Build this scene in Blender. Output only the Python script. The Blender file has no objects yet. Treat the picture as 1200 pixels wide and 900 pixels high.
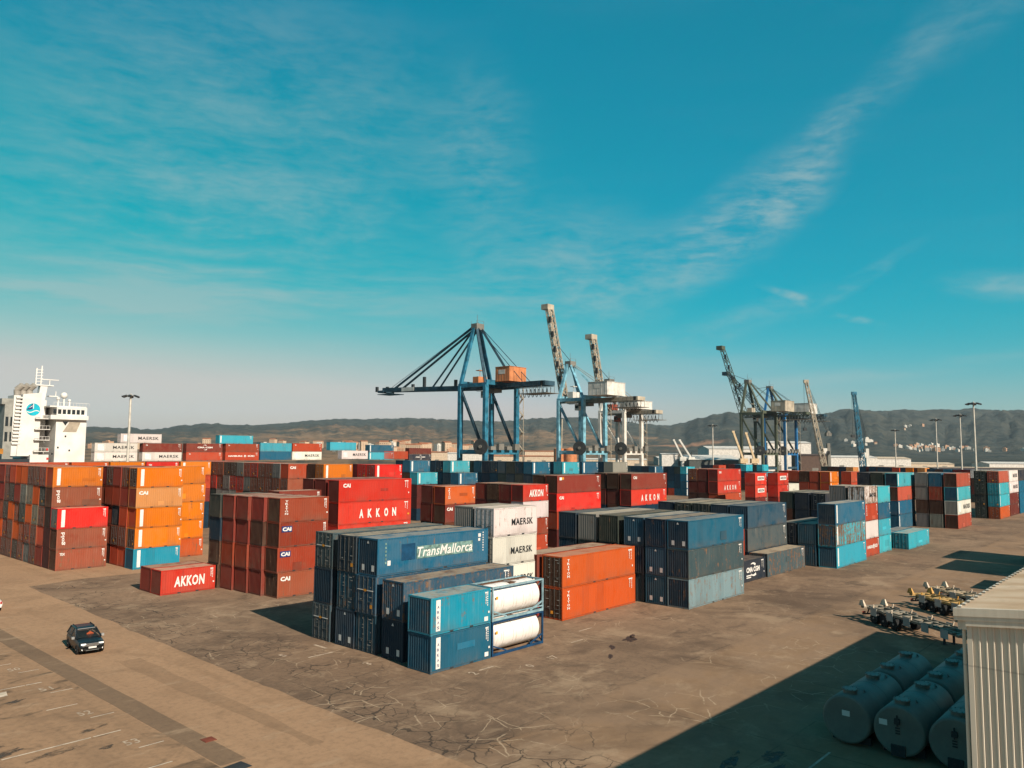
import bpy, math, random
from mathutils import Vector, Matrix, noise

RND = random.Random(11)
sc = bpy.context.scene
COL = sc.collection

# ------------------------------------------------------------------ camera
CAM_H = 15.54
PITCH, ROLL, YAW = math.radians(4.9307), math.radians(0.4787), math.radians(42.019)
FPX = 909.39
fwd = Vector((math.cos(PITCH) * math.cos(YAW), math.cos(PITCH) * math.sin(YAW), math.sin(PITCH)))
rgt = Vector((math.sin(YAW), -math.cos(YAW), 0))
upv = rgt.cross(fwd)
r2 = rgt * math.cos(ROLL) + upv * math.sin(ROLL)
u2 = -rgt * math.sin(ROLL) + upv * math.cos(ROLL)
camd = bpy.data.cameras.new("Camera")
cam = bpy.data.objects.new("Camera", camd)
COL.objects.link(cam)
camd.sensor_width = 36.0
camd.lens = FPX / 1200.0 * 36.0
camd.clip_start = 0.5
camd.clip_end = 60000.0
M3 = Matrix((r2, u2, -fwd)).transposed()
cam.matrix_world = Matrix.Translation((0, 0, CAM_H)) @ M3.to_4x4()
sc.camera = cam

# ------------------------------------------------------------------ sun, sky, exposure
SUN_EL = math.radians(32.7)
SUN_TRAVEL_AZ = math.atan2(0.991, 0.133)
sc.view_settings.view_transform = 'Standard'
sc.view_settings.look = 'None'
sc.view_settings.exposure = 0.75
sc.view_settings.gamma = 1.0
ld = bpy.data.lights.new("Sun", 'SUN')
ld.energy = 5.0
ld.angle = math.radians(0.5)
ld.color = (1.0, 0.90, 0.75)
sun = bpy.data.objects.new("Sun", ld)
COL.objects.link(sun)
sd = Vector((math.cos(SUN_EL) * math.cos(SUN_TRAVEL_AZ), math.cos(SUN_EL) * math.sin(SUN_TRAVEL_AZ), -math.sin(SUN_EL)))
sun.rotation_euler = sd.to_track_quat('-Z', 'Y').to_euler()
sun.location = (0, 0, 80)


class NT:
    """small helper around a node tree"""
    def __init__(s, nt):
        s.nt = nt
    def n(s, typ, **kw):
        nd = s.nt.nodes.new(typ)
        for k, v in kw.items():
            setattr(nd, k, v)
        return nd
    def put(s, sock, v):
        if hasattr(v, 'is_linked') or isinstance(v, bpy.types.NodeSocket):
            s.nt.links.new(v, sock)
        elif v is not None:
            if isinstance(v, (tuple, list)) and len(v) == 3 and len(sock.default_value) == 4:
                v = (*v, 1)
            sock.default_value = v
    def math(s, op, a, b=None, c=None, clamp=False):
        nd = s.n('ShaderNodeMath', operation=op, use_clamp=clamp)
        s.put(nd.inputs[0], a)
        if b is not None: s.put(nd.inputs[1], b)
        if c is not None: s.put(nd.inputs[2], c)
        return nd.outputs[0]
    def mix(s, f, a, b, mode='MIX'):
        nd = s.n('ShaderNodeMix', data_type='RGBA', blend_type=mode)
        s.put(nd.inputs[0], f); s.put(nd.inputs[6], a); s.put(nd.inputs[7], b)
        return nd.outputs[2]
    def ss(s, v, lo, hi):
        nd = s.n('ShaderNodeMapRange', interpolation_type='SMOOTHSTEP')
        s.put(nd.inputs[0], v); s.put(nd.inputs[1], lo); s.put(nd.inputs[2], hi)
        return nd.outputs[0]
    def noise(s, vec, scale, detail=3, rough=.55, dist=0.0):
        nd = s.n('ShaderNodeTexNoise')
        if vec is not None: s.put(nd.inputs['Vector'], vec)
        nd.inputs['Scale'].default_value = scale; nd.inputs['Detail'].default_value = detail
        nd.inputs['Roughness'].default_value = rough; nd.inputs['Distortion'].default_value = dist
        return nd.outputs[0]
    def vmap(s, vec, loc=(0, 0, 0), rot=(0, 0, 0), scale=(1, 1, 1), typ='POINT'):
        nd = s.n('ShaderNodeMapping', vector_type=typ)
        s.put(nd.inputs[0], vec)
        nd.inputs[1].default_value = loc; nd.inputs[2].default_value = rot; nd.inputs[3].default_value = scale
        return nd.outputs[0]
    def comb(s, x, y, z):
        nd = s.n('ShaderNodeCombineXYZ')
        s.put(nd.inputs[0], x); s.put(nd.inputs[1], y); s.put(nd.inputs[2], z)
        return nd.outputs[0]
    def sep(s, v):
        nd = s.n('ShaderNodeSeparateXYZ'); s.put(nd.inputs[0], v)
        return nd.outputs
    def vadd(s, a, b):
        nd = s.n('ShaderNodeVectorMath', operation='ADD'); s.put(nd.inputs[0], a); s.put(nd.inputs[1], b)
        return nd.outputs[0]


def px_dir(px, py):
    v = fwd + r2 * ((px - 600) / FPX) + u2 * ((450 - py) / FPX)
    return v.normalized()
def az_el(px, py):
    v = px_dir(px, py)
    return math.degrees(math.atan2(v.y, v.x)), math.degrees(math.asin(v.z))

world = bpy.data.worlds.new("World")
sc.world = world
world.use_nodes = True
W_ = NT(world.node_tree)
bg = world.node_tree.nodes['Background']
sky = W_.n('ShaderNodeTexSky')
sky.sky_type = 'NISHITA'
sky.sun_disc = False
sky.sun_elevation = SUN_EL
sky.sun_rotation = math.radians(180) + math.atan2(0.133, 0.991)
tc = W_.n('ShaderNodeTexCoord')
nx, ny, nz = W_.sep(tc.outputs['Generated'])
az = W_.math('MULTIPLY', W_.math('ARCTAN2', ny, nx), 57.2958)
el = W_.math('MULTIPLY', W_.math('ARCSINE', nz), 57.2958)
sep = W_.n('ShaderNodeSeparateColor'); W_.put(sep.inputs[0], sky.outputs[0])
red = W_.math('MULTIPLY', W_.math('MINIMUM', sep.outputs[0], 5.4), W_.ss(sep.outputs[0], 2.4, 5.9))
grn = W_.math('MINIMUM', W_.math('MULTIPLY', W_.math('POWER', sep.outputs[1], .68), 1.45), 5.6)
blu = W_.math('MINIMUM', W_.math('MULTIPLY', W_.math('POWER', sep.outputs[2], .66), 1.62), 5.4)
# the sky is as even all round as it is in view: no brighter than that at any height
high = W_.ss(el, 1.0, 31.0)
grn = W_.math('MINIMUM', grn, W_.math('SUBTRACT', 5.5, W_.math('MULTIPLY', high, 3.3)))
blu = W_.math('MINIMUM', blu, W_.math('SUBTRACT', 5.2, W_.math('MULTIPLY', high, 1.75)))
cc = W_.n('ShaderNodeCombineColor')
W_.put(cc.inputs[0], red); W_.put(cc.inputs[1], grn); W_.put(cc.inputs[2], blu)
# cirrus: fibrous noise on direction (azimuth / elevation in degrees), gathered in soft banks
ae = W_.comb(az, el, 0.0)
warp = W_.n('ShaderNodeTexNoise'); W_.put(warp.inputs['Vector'], ae); warp.inputs['Scale'].default_value = .09; warp.inputs['Detail'].default_value = 3
wv = W_.n('ShaderNodeVectorMath', operation='MULTIPLY_ADD')
W_.put(wv.inputs[0], warp.outputs['Color']); wv.inputs[1].default_value = (4, 2.2, 0); W_.put(wv.inputs[2], ae)
aew = wv.outputs[0]
def fibre(rot, sx, sy, scale, seed):
    v = W_.vmap(aew, loc=(seed, seed * 1.7, 0), rot=(0, 0, math.radians(rot)), scale=(sx, sy, 1))
    return W_.noise(v, scale, detail=6, rough=.62)
fine1 = fibre(9, .55, 1.9, 1.0, 3.0)
fine2 = fibre(-7, .40, 1.3, 1.0, 9.0)
soft = fibre(2, .05, .40, 1.0, 17.0)
broad = W_.noise(W_.vmap(aew, loc=(4, 2, 0), scale=(.16, .28, 1)), 1.0, 4, .6)
def blend(*ws): 
    o = None
    for f, w in ws:
        v = W_.math('MULTIPLY', f, w); o = v if o is None else W_.math('ADD', o, v)
    return o
fineA = blend((fine1, .24), (fine2, .14), (soft, .30), (broad, .32))
fineB = blend((fine2, .30), (fine1, .22), (broad, .34), (soft, .14))
# (place in the photo, half sizes in degrees, tilt, strength, fibre)
BANKS = [
    (300, 150, 26, 13, -8, .44, fineA), (150, 250, 24, 8, 0, .34, fineA), (565, 190, 5.0, 9, 0, .36, fineB), (640, 320, 10, 6.5, 20, .66, fineA),
    (280, 338, 28, 3.8, 0, .74, soft), (70, 343, 13, 1.0, -1, .75, soft), (100, 358, 12, .7, 1, .5, soft), (360, 420, 30, 5, 0, .36, soft),
    (874, 256, 9.5, 3.8, 34, .98, fineB), (925, 232, 5.0, 2.4, 25, .60, fineA), (755, 325, 11, 4.2, 28, .62, fineA), (962, 165, 4.6, 2.4, 48, .42, fineB), (985, 135, 3.2, 1.4, 25, .50, fineA), (1055, 78, 7.5, 2.1, 42, .28, fineB), (1150, 18, 6.5, 2.2, 25, .30, fineA),
    (835, 388, 11, 1.5, 17, .62, fineA), (928, 346, 3.0, .40, -20, .95, broad), (955, 362, 2.2, .34, -26, .9, broad), (993, 372, 3.0, .36, -15, 1.3, broad), (1005, 330, 6, .8, 30, .42, fineB), (1172, 334, 4.5, 1.3, -8, .72, fineB),
    (1020, 438, 15, .9, 5, .50, soft), (770, 440, 16, 2.2, 6, .34, soft),
]
tot = None
# unseen cirrus banks added to warm the sky's fill light (azimuth, elevation)
ELSEWHERE = [(-70, 48, 75, 34, 0, .5, fineA), (165, 42, 70, 32, 0, .5, fineA), (-150, 55, 60, 34, 0, .4, fineB), (40, 72, 90, 16, 0, .3, fineA)]
for px, py, sx, sy, rot, amp, fb in BANKS + ELSEWHERE:
    a, e = az_el(px, py) if (px, py, sx, sy, rot, amp, fb) not in ELSEWHERE else (px, py)
    # azimuth runs leftwards in the picture, so the tilt flips sign
    v = W_.vmap(ae, loc=(a, e, 0), rot=(0, 0, math.radians(-rot)), scale=(sx, sy, 1), typ='TEXTURE')
    g = W_.n('ShaderNodeTexGradient', gradient_type='SPHERICAL'); W_.put(g.inputs[0], v)
    m = W_.math('MULTIPLY', W_.ss(g.outputs[1], 0.0, 0.9), W_.math('MULTIPLY', W_.ss(fb, .38, .66), amp))
    tot = m if tot is None else W_.math('ADD', tot, m)
veil = W_.math('MULTIPLY', W_.ss(soft, .45, .75), .03)
tot = W_.math('ADD', tot, veil)
tot = W_.math('MULTIPLY', tot, W_.ss(el, 0.0, 4.0))
tot = W_.math('MINIMUM', tot, .8)
skycol = W_.mix(W_.math('MULTIPLY', tot, .66), cc.outputs[0], (3.7, 4.8, 4.75))
W_.put(bg.inputs[0], skycol)
bg.inputs[1].default_value = 0.065

# ------------------------------------------------------------------ materials
MATS = {}
def new_mat(name):
    m = bpy.data.materials.new(name); m.use_nodes = True
    n = NT(m.node_tree)
    return m, n, m.node_tree.nodes['Principled BSDF']

def plain(name, col, rough=.6, metal=0.0, var=.18, scale=.6, emit=None):
    if name in MATS: return MATS[name]
    m, n, b = new_mat(name)
    t = n.n('ShaderNodeTexCoord')
    f = n.noise(t.outputs['Object'], scale, 4, .6)
    f = n.ss(f, .3, .7)
    dark = tuple(c * (1 - var) for c in col); light = tuple(min(1, c * (1 + var)) for c in col)
    n.put(b.inputs['Base Color'], n.mix(f, dark, light))
    b.inputs['Roughness'].default_value = rough
    b.inputs['Metallic'].default_value = metal
    b.inputs['Specular IOR Level'].default_value = .5 if rough < .4 else .2
    MATS[name] = m
    return m

def paint_mat(name, dust=0.0, rust_gain=1.0):
    """painted steel: the colour is the object's colour, its alpha is how rusty it is"""
    m, n, b = new_mat(name)
    t = n.n('ShaderNodeTexCoord'); oi = n.n('ShaderNodeObjectInfo')
    sh = n.math('MULTIPLY', oi.outputs['Random'], 61.0)
    p = n.vadd(t.outputs['Object'], n.comb(sh, sh, 0.0))
    big = n.noise(p, .35, 3, .6)
    col = n.mix(n.math('MULTIPLY', n.ss(big, .40, .75), .35), oi.outputs['Color'], n.mix(.08, oi.outputs['Color'], (.28, .25, .20)))
    x, y, z = n.sep(p)
    streak = n.noise(n.comb(n.math('MULTIPLY', x, 3.0), n.math('MULTIPLY', y, 3.0), n.math('MULTIPLY', z, .30)), 1.0, 5, .65)
    spots = n.noise(p, 2.2, 5, .7)
    col = n.mix(n.math('MULTIPLY', n.ss(streak, .52, .78), .38), col, n.mix(.6, oi.outputs['Color'], (.03, .028, .025)))
    # faded runs, single repainted panels, road dirt low down
    fade = n.noise(n.comb(n.math('MULTIPLY', x, 2.1), n.math('MULTIPLY', y, 2.1), n.math('MULTIPLY', z, .18)), 1.3, 5, .7)
    col = n.mix(n.math('MULTIPLY', n.ss(fade, .54, .80), n.math('ADD', .04, n.math('MULTIPLY', oi.outputs['Alpha'], .8))), col, n.mix(n.math('MULTIPLY', oi.outputs['Alpha'], .9), oi.outputs['Color'], (.36, .31, .25)))
    cell = n.n('ShaderNodeTexWhiteNoise', noise_dimensions='2D'); n.put(cell.inputs[0], n.comb(n.math('FLOOR', n.math('MULTIPLY', x, .83)), sh, 0.0))
    col = n.mix(n.math('MULTIPLY', n.ss(cell.outputs[0], .62, 1.0), .26), col, n.mix(.5, oi.outputs['Color'], (.012, .012, .012)))
    tz = n.sep(t.outputs['Object'])[2]
    low = n.math('MULTIPLY', n.math('SUBTRACT', 1.0, n.ss(tz, .05, 1.1)), n.ss(big, .40, .62))
    col = n.mix(n.math('MULTIPLY', low, .30), col, (.085, .06, .042))
    seam = n.math('SUBTRACT', 1.0, n.ss(n.math('ABSOLUTE', n.math('SUBTRACT', tz, .13)), .01, .06))
    col = n.mix(n.math('MULTIPLY', seam, .45), col, (.025, .02, .017))
    # rust: the more alpha the lower the threshold
    th = n.math('SUBTRACT', .80, n.math('MULTIPLY', oi.outputs['Alpha'], .42 * rust_gain))
    rs = n.math('ADD', n.math('MULTIPLY', streak, .55), n.math('MULTIPLY', spots, .45))
    rf = n.ss(n.math('SUBTRACT', rs, th), -.05, .08)
    rustc = n.mix(n.ss(spots, .4, .65), (.075, .036, .022), (.14, .075, .042))
    col = n.mix(rf, col, rustc)
    if dust:
        d = n.noise(p, .8, 5, .6)
        col = n.mix(n.math('MULTIPLY', n.ss(d, .24, .56), n.math('MULTIPLY', dust, n.math('ADD', .35, n.math('MULTIPLY', oi.outputs['Random'], .9)), clamp=True)), col, n.mix(.30, (.40, .31, .21), oi.outputs['Color']))
    n.put(b.inputs['Base Color'], col)
    n.put(b.inputs['Roughness'], n.math('ADD', n.math('MULTIPLY', rf, .3), .55))
    b.inputs['Specular IOR Level'].default_value = .07
    MATS[name] = m
    return m

PAINT = paint_mat('painted_steel', 0.08)
ROOF = paint_mat('painted_roof_steel', 0.85, 1.35)
LETTER = plain('white_lettering', (.52, .50, .47), .6, var=.12, scale=3)
INK = plain('dark_lettering', (.012, .014, .016), .6, var=.2)
INKBLUE = plain('navy_lettering', (.01, .025, .10), .6)
AMBER = plain('amber_mark', (.55, .22, .02), .6)
PALEGREEN = plain('weathered_name_panel', (.10, .17, .155), .7, var=.5, scale=2.5)
STARBLUE = plain('pale_blue_panel', (.40, .47, .48), .6)
STEEL = plain('galvanised_steel', (.20, .20, .19), .45, .4, .2, 2)
RODST = plain('lock_rod_steel', (.075, .075, .07), .5, .3, .2, 2)
RUSTY = plain('rusty_steel', (.11, .055, .03), .8, 0, .35, 1.5)
BLACK = plain('black_rubber', (.012, .012, .012), .8)
DARK = plain('dark_metal', (.025, .028, .03), .6)
WHITE = plain('white_paint', (.54, .52, .48), .5, 0, .07, .3)
CREAM = plain('cream_paint', (.45, .40, .33), .6, 0, .15, .4)
GLASS_D = plain('dark_window_glass', (.01, .014, .016), .12, 0, .1)
ORANGE = plain('orange_paint', (.38, .145, .06), .6, 0, .2, .3)

# ------------------------------------------------------------------ mesh helpers
class MB:
    def __init__(s):
        s.v = []; s.f = []; s.m = []
    def quad(s, a, b, c, d, m=0):
        i = len(s.v); s.v += [tuple(a), tuple(b), tuple(c), tuple(d)]; s.f.append((i, i + 1, i + 2, i + 3)); s.m.append(m)
    def poly(s, pts, m=0):
        i = len(s.v); s.v += [tuple(p) for p in pts]; s.f.append(tuple(range(i, i + len(pts)))); s.m.append(m)
    def box(s, x0, y0, z0, x1, y1, z1, m=0):
        i = len(s.v)
        s.v += [(x0, y0, z0), (x1, y0, z0), (x1, y1, z0), (x0, y1, z0), (x0, y0, z1), (x1, y0, z1), (x1, y1, z1), (x0, y1, z1)]
        for q in ((0, 3, 2, 1), (4, 5, 6, 7), (0, 1, 5, 4), (1, 2, 6, 5), (2, 3, 7, 6), (3, 0, 4, 7)):
            s.f.append(tuple(i + k for k in q)); s.m.append(m)
    def beam(s, p, q, w, h=None, m=0, up=None):
        """square bar from p to q"""
        h = h or w
        p = Vector(p); q = Vector(q); d = (q - p)
        if d.length < 1e-6: return
        d.normalize()
        ref = Vector(up) if up else (Vector((0, 0, 1)) if abs(d.z) < .95 else Vector((1, 0, 0)))
        a = d.cross(ref).normalized() * w / 2; b = a.cross(d).normalized() * h / 2
        i = len(s.v)
        for c in (p, q):
            s.v += [tuple(c - a - b), tuple(c + a - b), tuple(c + a + b), tuple(c - a + b)]
        for qd in ((0, 1, 2, 3), (7, 6, 5, 4), (0, 4, 5, 1), (1, 5, 6, 2), (2, 6, 7, 3), (3, 7, 4, 0)):
            s.f.append(tuple(i + k for k in qd)); s.m.append(m)
    def tube(s, p, q, r, n=10, m=0, r1=None, caps=True):
        r1 = r if r1 is None else r1
        p = Vector(p); q = Vector(q); d = (q - p).normalized()
        ref = Vector((0, 0, 1)) if abs(d.z) < .95 else Vector((1, 0, 0))
        a = d.cross(ref).normalized(); b = d.cross(a).normalized()
        i = len(s.v)
        for c, rr in ((p, r), (q, r1)):
            for k in range(n):
                t = 2 * math.pi * k / n
                s.v.append(tuple(c + a * math.cos(t) * rr + b * math.sin(t) * rr))
        for k in range(n):
            j = (k + 1) % n
            s.f.append((i + k, i + n + k, i + n + j, i + j)); s.m.append(m)
        if caps:
            s.f.append(tuple(i + k for k in range(n))); s.m.append(m)
            s.f.append(tuple(i + n + k for k in reversed(range(n)))); s.m.append(m)
    def lathe(s, p, axis, prof, n=16, m=0):
        """prof: list of (distance along axis, radius)"""
        p = Vector(p); d = Vector(axis).normalized()
        ref = Vector((0, 0, 1)) if abs(d.z) < .95 else Vector((1, 0, 0))
        a = d.cross(ref).normalized(); b = d.cross(a).normalized()
        i = len(s.v)
        for t, r in prof:
            for k in range(n):
                w = 2 * math.pi * k / n
                s.v.append(tuple(p + d * t + a * math.cos(w) * r + b * math.sin(w) * r))
        for j in range(len(prof) - 1):
            for k in range(n):
                l = (k + 1) % n
                s.f.append((i + j * n + k, i + (j + 1) * n + k, i + (j + 1) * n + l, i + j * n + l)); s.m.append(m)
        s.f.append(tuple(i + k for k in range(n))); s.m.append(m)
        o = i + (len(prof) - 1) * n
        s.f.append(tuple(o + k for k in reversed(range(n)))); s.m.append(m)
    def ball(s, c, r, n=10, k=6, m=0, sz=1.0):
        prof = [(-r * sz * math.cos(math.pi * j / k), max(.001, r * math.sin(math.pi * j / k))) for j in range(k + 1)]
        s.lathe(c, (0, 0, 1), prof, n, m)
    def lattice(s, p, q, w, h, seg, r, m=0, up=(0, 0, 1), w1=None, h1=None):
        """open lattice boom from p to q: four chords with bracing"""
        p = Vector(p); q = Vector(q); d = (q - p).normalized()
        ref = Vector(up) if abs(d.dot(Vector(up))) < .95 else Vector((0, 1, 0))
        a = d.cross(ref).normalized(); b = a.cross(d).normalized()
        w1 = w if w1 is None else w1; h1 = h if h1 is None else h1
        rings = []
        for j in range(seg + 1):
            t = j / seg; c = p.lerp(q, t); ww = (w + (w1 - w) * t) / 2; hh = (h + (h1 - h) * t) / 2
            rings.append([c - a * ww - b * hh, c + a * ww - b * hh, c + a * ww + b * hh, c - a * ww + b * hh])
        for k in range(4):
            for j in range(seg):
                s.beam(rings[j][k], rings[j + 1][k], r, r, m)
                s.beam(rings[j][k], rings[j + 1][(k + 1) % 4] if j % 2 else rings[j][(k + 1) % 4], r * .6, r * .6, m)
                s.beam(rings[j][(k + 1) % 4], rings[j + 1][k], r * .6, r * .6, m)
    def mesh(s, name, mats, smooth=False):
        me = bpy.data.meshes.new(name)
        me.from_pydata(s.v, [], s.f)
        for m in (mats if isinstance(mats, (list, tuple)) else [mats]): me.materials.append(m)
        me.polygons.foreach_set('material_index', s.m)
        if smooth: me.polygons.foreach_set('use_smooth', [True] * len(s.f))
        me.update()
        return me

def ob(name, data, parent=None, loc=(0, 0, 0), rz=0.0, color=None):
    o = bpy.data.objects.new(name, data)
    COL.objects.link(o)
    o.location = loc
    if rz: o.rotation_euler = (0, 0, rz)
    if parent is not None: o.parent = parent
    if color is not None: o.color = color
    return o
LABELS = {}
def tag(o, label, cat, group=None, kind=None, shared=False):
    n = len(label.split())
    if not 4 <= n <= 16: print('LABEL LENGTH', n, label)
    if label in LABELS and not shared: print('LABEL TWICE', label)
    LABELS[label] = o
    o['label'] = label; o['category'] = cat
    if group: o['group'] = group
    if kind: o['kind'] = kind
    return o
def thing(name, label, cat, loc=(0, 0, 0), rz=0.0, group=None, shared=False):
    return tag(ob(name, None, None, loc, rz), label, cat, group, None, shared)
def setting(o):
    o['kind'] = 'structure'
    return o
# ------------------------------------------------------------------ lettering
_TXT = {}
def text_geo(s, bold=.02, shear=0.0, spacing=1.0, res=2):
    key = (s, bold, shear, spacing)
    if key in _TXT: return _TXT[key]
    cu = bpy.data.curves.new('writing', 'FONT')
    cu.body = s; cu.offset = bold; cu.shear = shear; cu.resolution_u = res; cu.space_character = spacing
    o = bpy.data.objects.new('writing', cu); COL.objects.link(o)
    dg = bpy.context.evaluated_depsgraph_get()
    me = bpy.data.meshes.new_from_object(o.evaluated_get(dg))
    vs = [(v.co.x, v.co.y) for v in me.vertices]; fs = [tuple(p.vertices) for p in me.polygons]
    bpy.data.objects.remove(o); bpy.data.curves.remove(cu); bpy.data.meshes.remove(me)
    x0 = min(v[0] for v in vs); x1 = max(v[0] for v in vs); y0 = min(v[1] for v in vs); y1 = max(v[1] for v in vs)
    vs = [((v[0] - x0) / (x1 - x0), (v[1] - y0) / (y1 - y0)) for v in vs]
    _TXT[key] = (vs, fs)
    return _TXT[key]
def put_text(mb, s, fn, m=0, **kw):
    """fn maps (0..1, 0..1) to a 3D point"""
    vs, fs = text_geo(s, **kw)
    i = len(mb.v)
    mb.v += [tuple(fn(a, b)) for a, b in vs]
    for f in fs:
        mb.f.append(tuple(i + k for k in f)); mb.m.append(m)

# ------------------------------------------------------------------ ground, water
def sheet(name, pts, z, mat):
    mb = MB(); mb.poly([(x, y, z) for x, y in pts])
    return setting(ob(name, mb.mesh(name, mat)))

def ground_mat(name, c_light, c_mid, c_dark, yard=False, stains=0.0):
    m, n, b = new_mat(name)
    t = n.n('ShaderNodeTexCoord'); p = t.outputs['Object']
    x, y, z = n.sep(p)
    big = n.noise(p, .035, 5, .62, .6); mid = n.noise(p, .22, 6, .65, .8); fine = n.noise(p, 2.6, 5, .7)
    lane = n.noise(n.vmap(p, rot=(0, 0, .12), scale=(.55, .05, 1)), 1.0, 5, .6, .5)
    col = n.mix(n.ss(big, .36, .64), c_mid, c_light)
    col = n.mix(n.math('MULTIPLY', n.ss(mid, .46, .70), .6), col, c_dark)
    col = n.mix(n.math('MULTIPLY', n.ss(lane, .50, .72), .35), col, c_dark)
    col = n.mix(n.math('MULTIPLY', n.ss(fine, .42, .72), .38), col, n.mix(.5, c_dark, (.03, .03, .03)))
    # pale dusty scuffs
    sc1 = n.noise(n.vmap(p, rot=(0, 0, -.3), scale=(.5, 1.2, 1)), .55, 6, .7, .25)
    col = n.mix(n.math('MULTIPLY', n.ss(sc1, .55, .70), .50), col, (.32, .22, .142))
    grit = n.noise(p, 9.0, 3, .7)
    col = n.mix(n.math('MULTIPLY', n.ss(grit, .55, .75), .22), col, (.33, .24, .17))
    scr = n.noise(n.vmap(p, rot=(0, 0, .9), scale=(.25, 2.2, 1)), .8, 5, .7, .8)
    col = n.mix(n.math('MULTIPLY', n.ss(scr, .60, .72), .35), col, c_dark)
    if stains:
        st = n.noise(n.vmap(p, scale=(.8, 1.3, 1)), .30, 5, .6, .9)
        st2 = n.noise(n.vmap(p, loc=(31, 7, 0)), 1.1, 4, .6, .6)
        col = n.mix(n.math('MULTIPLY', n.ss(st, .56, .68), stains), col, (.050, .038, .028))
        col = n.mix(n.math('MULTIPLY', n.ss(st2, .68, .74), stains), col, (.03, .025, .02))
    if yard:
        wob = n.n('ShaderNodeTexNoise'); n.put(wob.inputs['Vector'], p); wob.inputs['Scale'].default_value = .5; wob.inputs['Detail'].default_value = 4
        w2 = n.n('ShaderNodeVectorMath', operation='MULTIPLY_ADD'); n.put(w2.inputs[0], wob.outputs['Color']); w2.inputs[1].default_value = (2.2, 2.2, 0); n.put(w2.inputs[2], p)
        w3 = n.n('ShaderNodeVectorMath', operation='MULTIPLY_ADD'); n.put(w3.inputs[0], wob.outputs['Color']); w3.inputs[1].default_value = (.9, .9, 0); n.put(w3.inputs[2], p)
        def cracks(scale, width, rnd=1.0, vec=None):
            v = n.n('ShaderNodeTexVoronoi', feature='DISTANCE_TO_EDGE', voronoi_dimensions='2D')
            n.put(v.inputs['Vector'], vec or w2.outputs[0]); v.inputs['Scale'].default_value = scale; v.inputs['Randomness'].default_value = rnd
            return n.math('SUBTRACT', 1.0, n.ss(v.outputs['Distance'], width * .4, width))
        patch = n.noise(p, .11, 3, .5)
        # the lane along the warehouse is paler, the stacking ground darker, with slab joints
        lane2 = n.math('SUBTRACT', 1.0, n.ss(n.math('ADD', y, n.math('MULTIPLY', mid, 2.0)), 30.2, 31.2))
        col = n.mix(n.math('MULTIPLY', lane2, .50), col, n.mix(n.ss(mid, .35, .65), c_light, (.265, .160, .090)))
        blot = n.noise(n.vmap(p, loc=(9, 2, 0)), .075, 5, .62, 1.0)
        col = n.mix(n.math('MULTIPLY', n.ss(blot, .48, .66), .55), col, c_dark)
        col = n.mix(n.math('MULTIPLY', n.ss(n.noise(n.vmap(p, loc=(2, 8, 0)), .16, 7, .72, .35), .53, .67), .55), col, (.30, .208, .135))
        jx = n.math('ABSOLUTE', n.math('SUBTRACT', n.math('FRACT', n.math('MULTIPLY', x, .0833)), .5)); jy = n.math('ABSOLUTE', n.math('SUBTRACT', n.math('FRACT', n.math('MULTIPLY', y, .0833)), .5))
        joint = n.math('SUBTRACT', 1.0, n.ss(n.math('MINIMUM', jx, jy), .0015, .006))
        col = n.mix(n.math('MULTIPLY', joint, n.math('MULTIPLY', n.ss(mid, .4, .6), .5)), col, (.05, .036, .026))
        # tarred cracks gather along the road side of the yard, pale grouted ones further in
        near_edge = n.math('SUBTRACT', 1.0, n.ss(x, 33.0, 39.5))
        mask = n.math('MULTIPLY', near_edge, n.ss(n.noise(n.vmap(p, loc=(5, 3, 0)), .16, 3, .5), .42, .58))
        dark = n.math('MULTIPLY', cracks(.46, .036), mask)
        dark2 = n.math('MULTIPLY', cracks(1.05, .05), n.math('MULTIPLY', mask, n.ss(n.noise(p, .3, 2), .48, .6)))
        col = n.mix(n.math('MULTIPLY', n.math('MAXIMUM', dark, dark2), .72), col, (.022, .020, .018))
        pm = n.math('MULTIPLY', n.ss(patch, .44, .60), n.math('SUBTRACT', 1.0, n.ss(x, 60., 95.)))
        pale = n.math('MULTIPLY', n.math('MAXIMUM', cracks(.22, .015, 1.0, w3.outputs[0]), cracks(.40, .020, 1.0, w3.outputs[0])), n.math('MULTIPLY', pm, n.ss(n.noise(p, .55, 4), .45, .54)))
        col = n.mix(n.math('MULTIPLY', pale, .75), col, (.33, .24, .16))
    n.put(b.inputs['Base Color'], col)
    b.inputs['Roughness'].default_value = .9
    b.inputs['Specular IOR Level'].default_value = .06
    bump = n.n('ShaderNodeBump'); bump.inputs['Strength'].default_value = .25; bump.inputs['Distance'].default_value = .05
    n.put(bump.inputs['Height'], fine); n.put(b.inputs['Normal'], bump.outputs[0])
    MATS[name] = m
    return m
ROAD = ground_mat('dusty_concrete', (.310, .190, .112), (.280, .170, .101), (.195, .118, .070), stains=.0)
YARD = ground_mat('cracked_asphalt', (.225, .145, .093), (.165, .106, .069), (.086, .057, .040), yard=True, stains=.35)
BAYS = ground_mat('stained_concrete', (.290, .176, .103), (.250, .152, .090), (.150, .094, .058), stains=.75)
STRIP = ground_mat('asphalt_strip', (.178, .115, .072), (.158, .103, .066), (.112, .074, .049))

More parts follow.
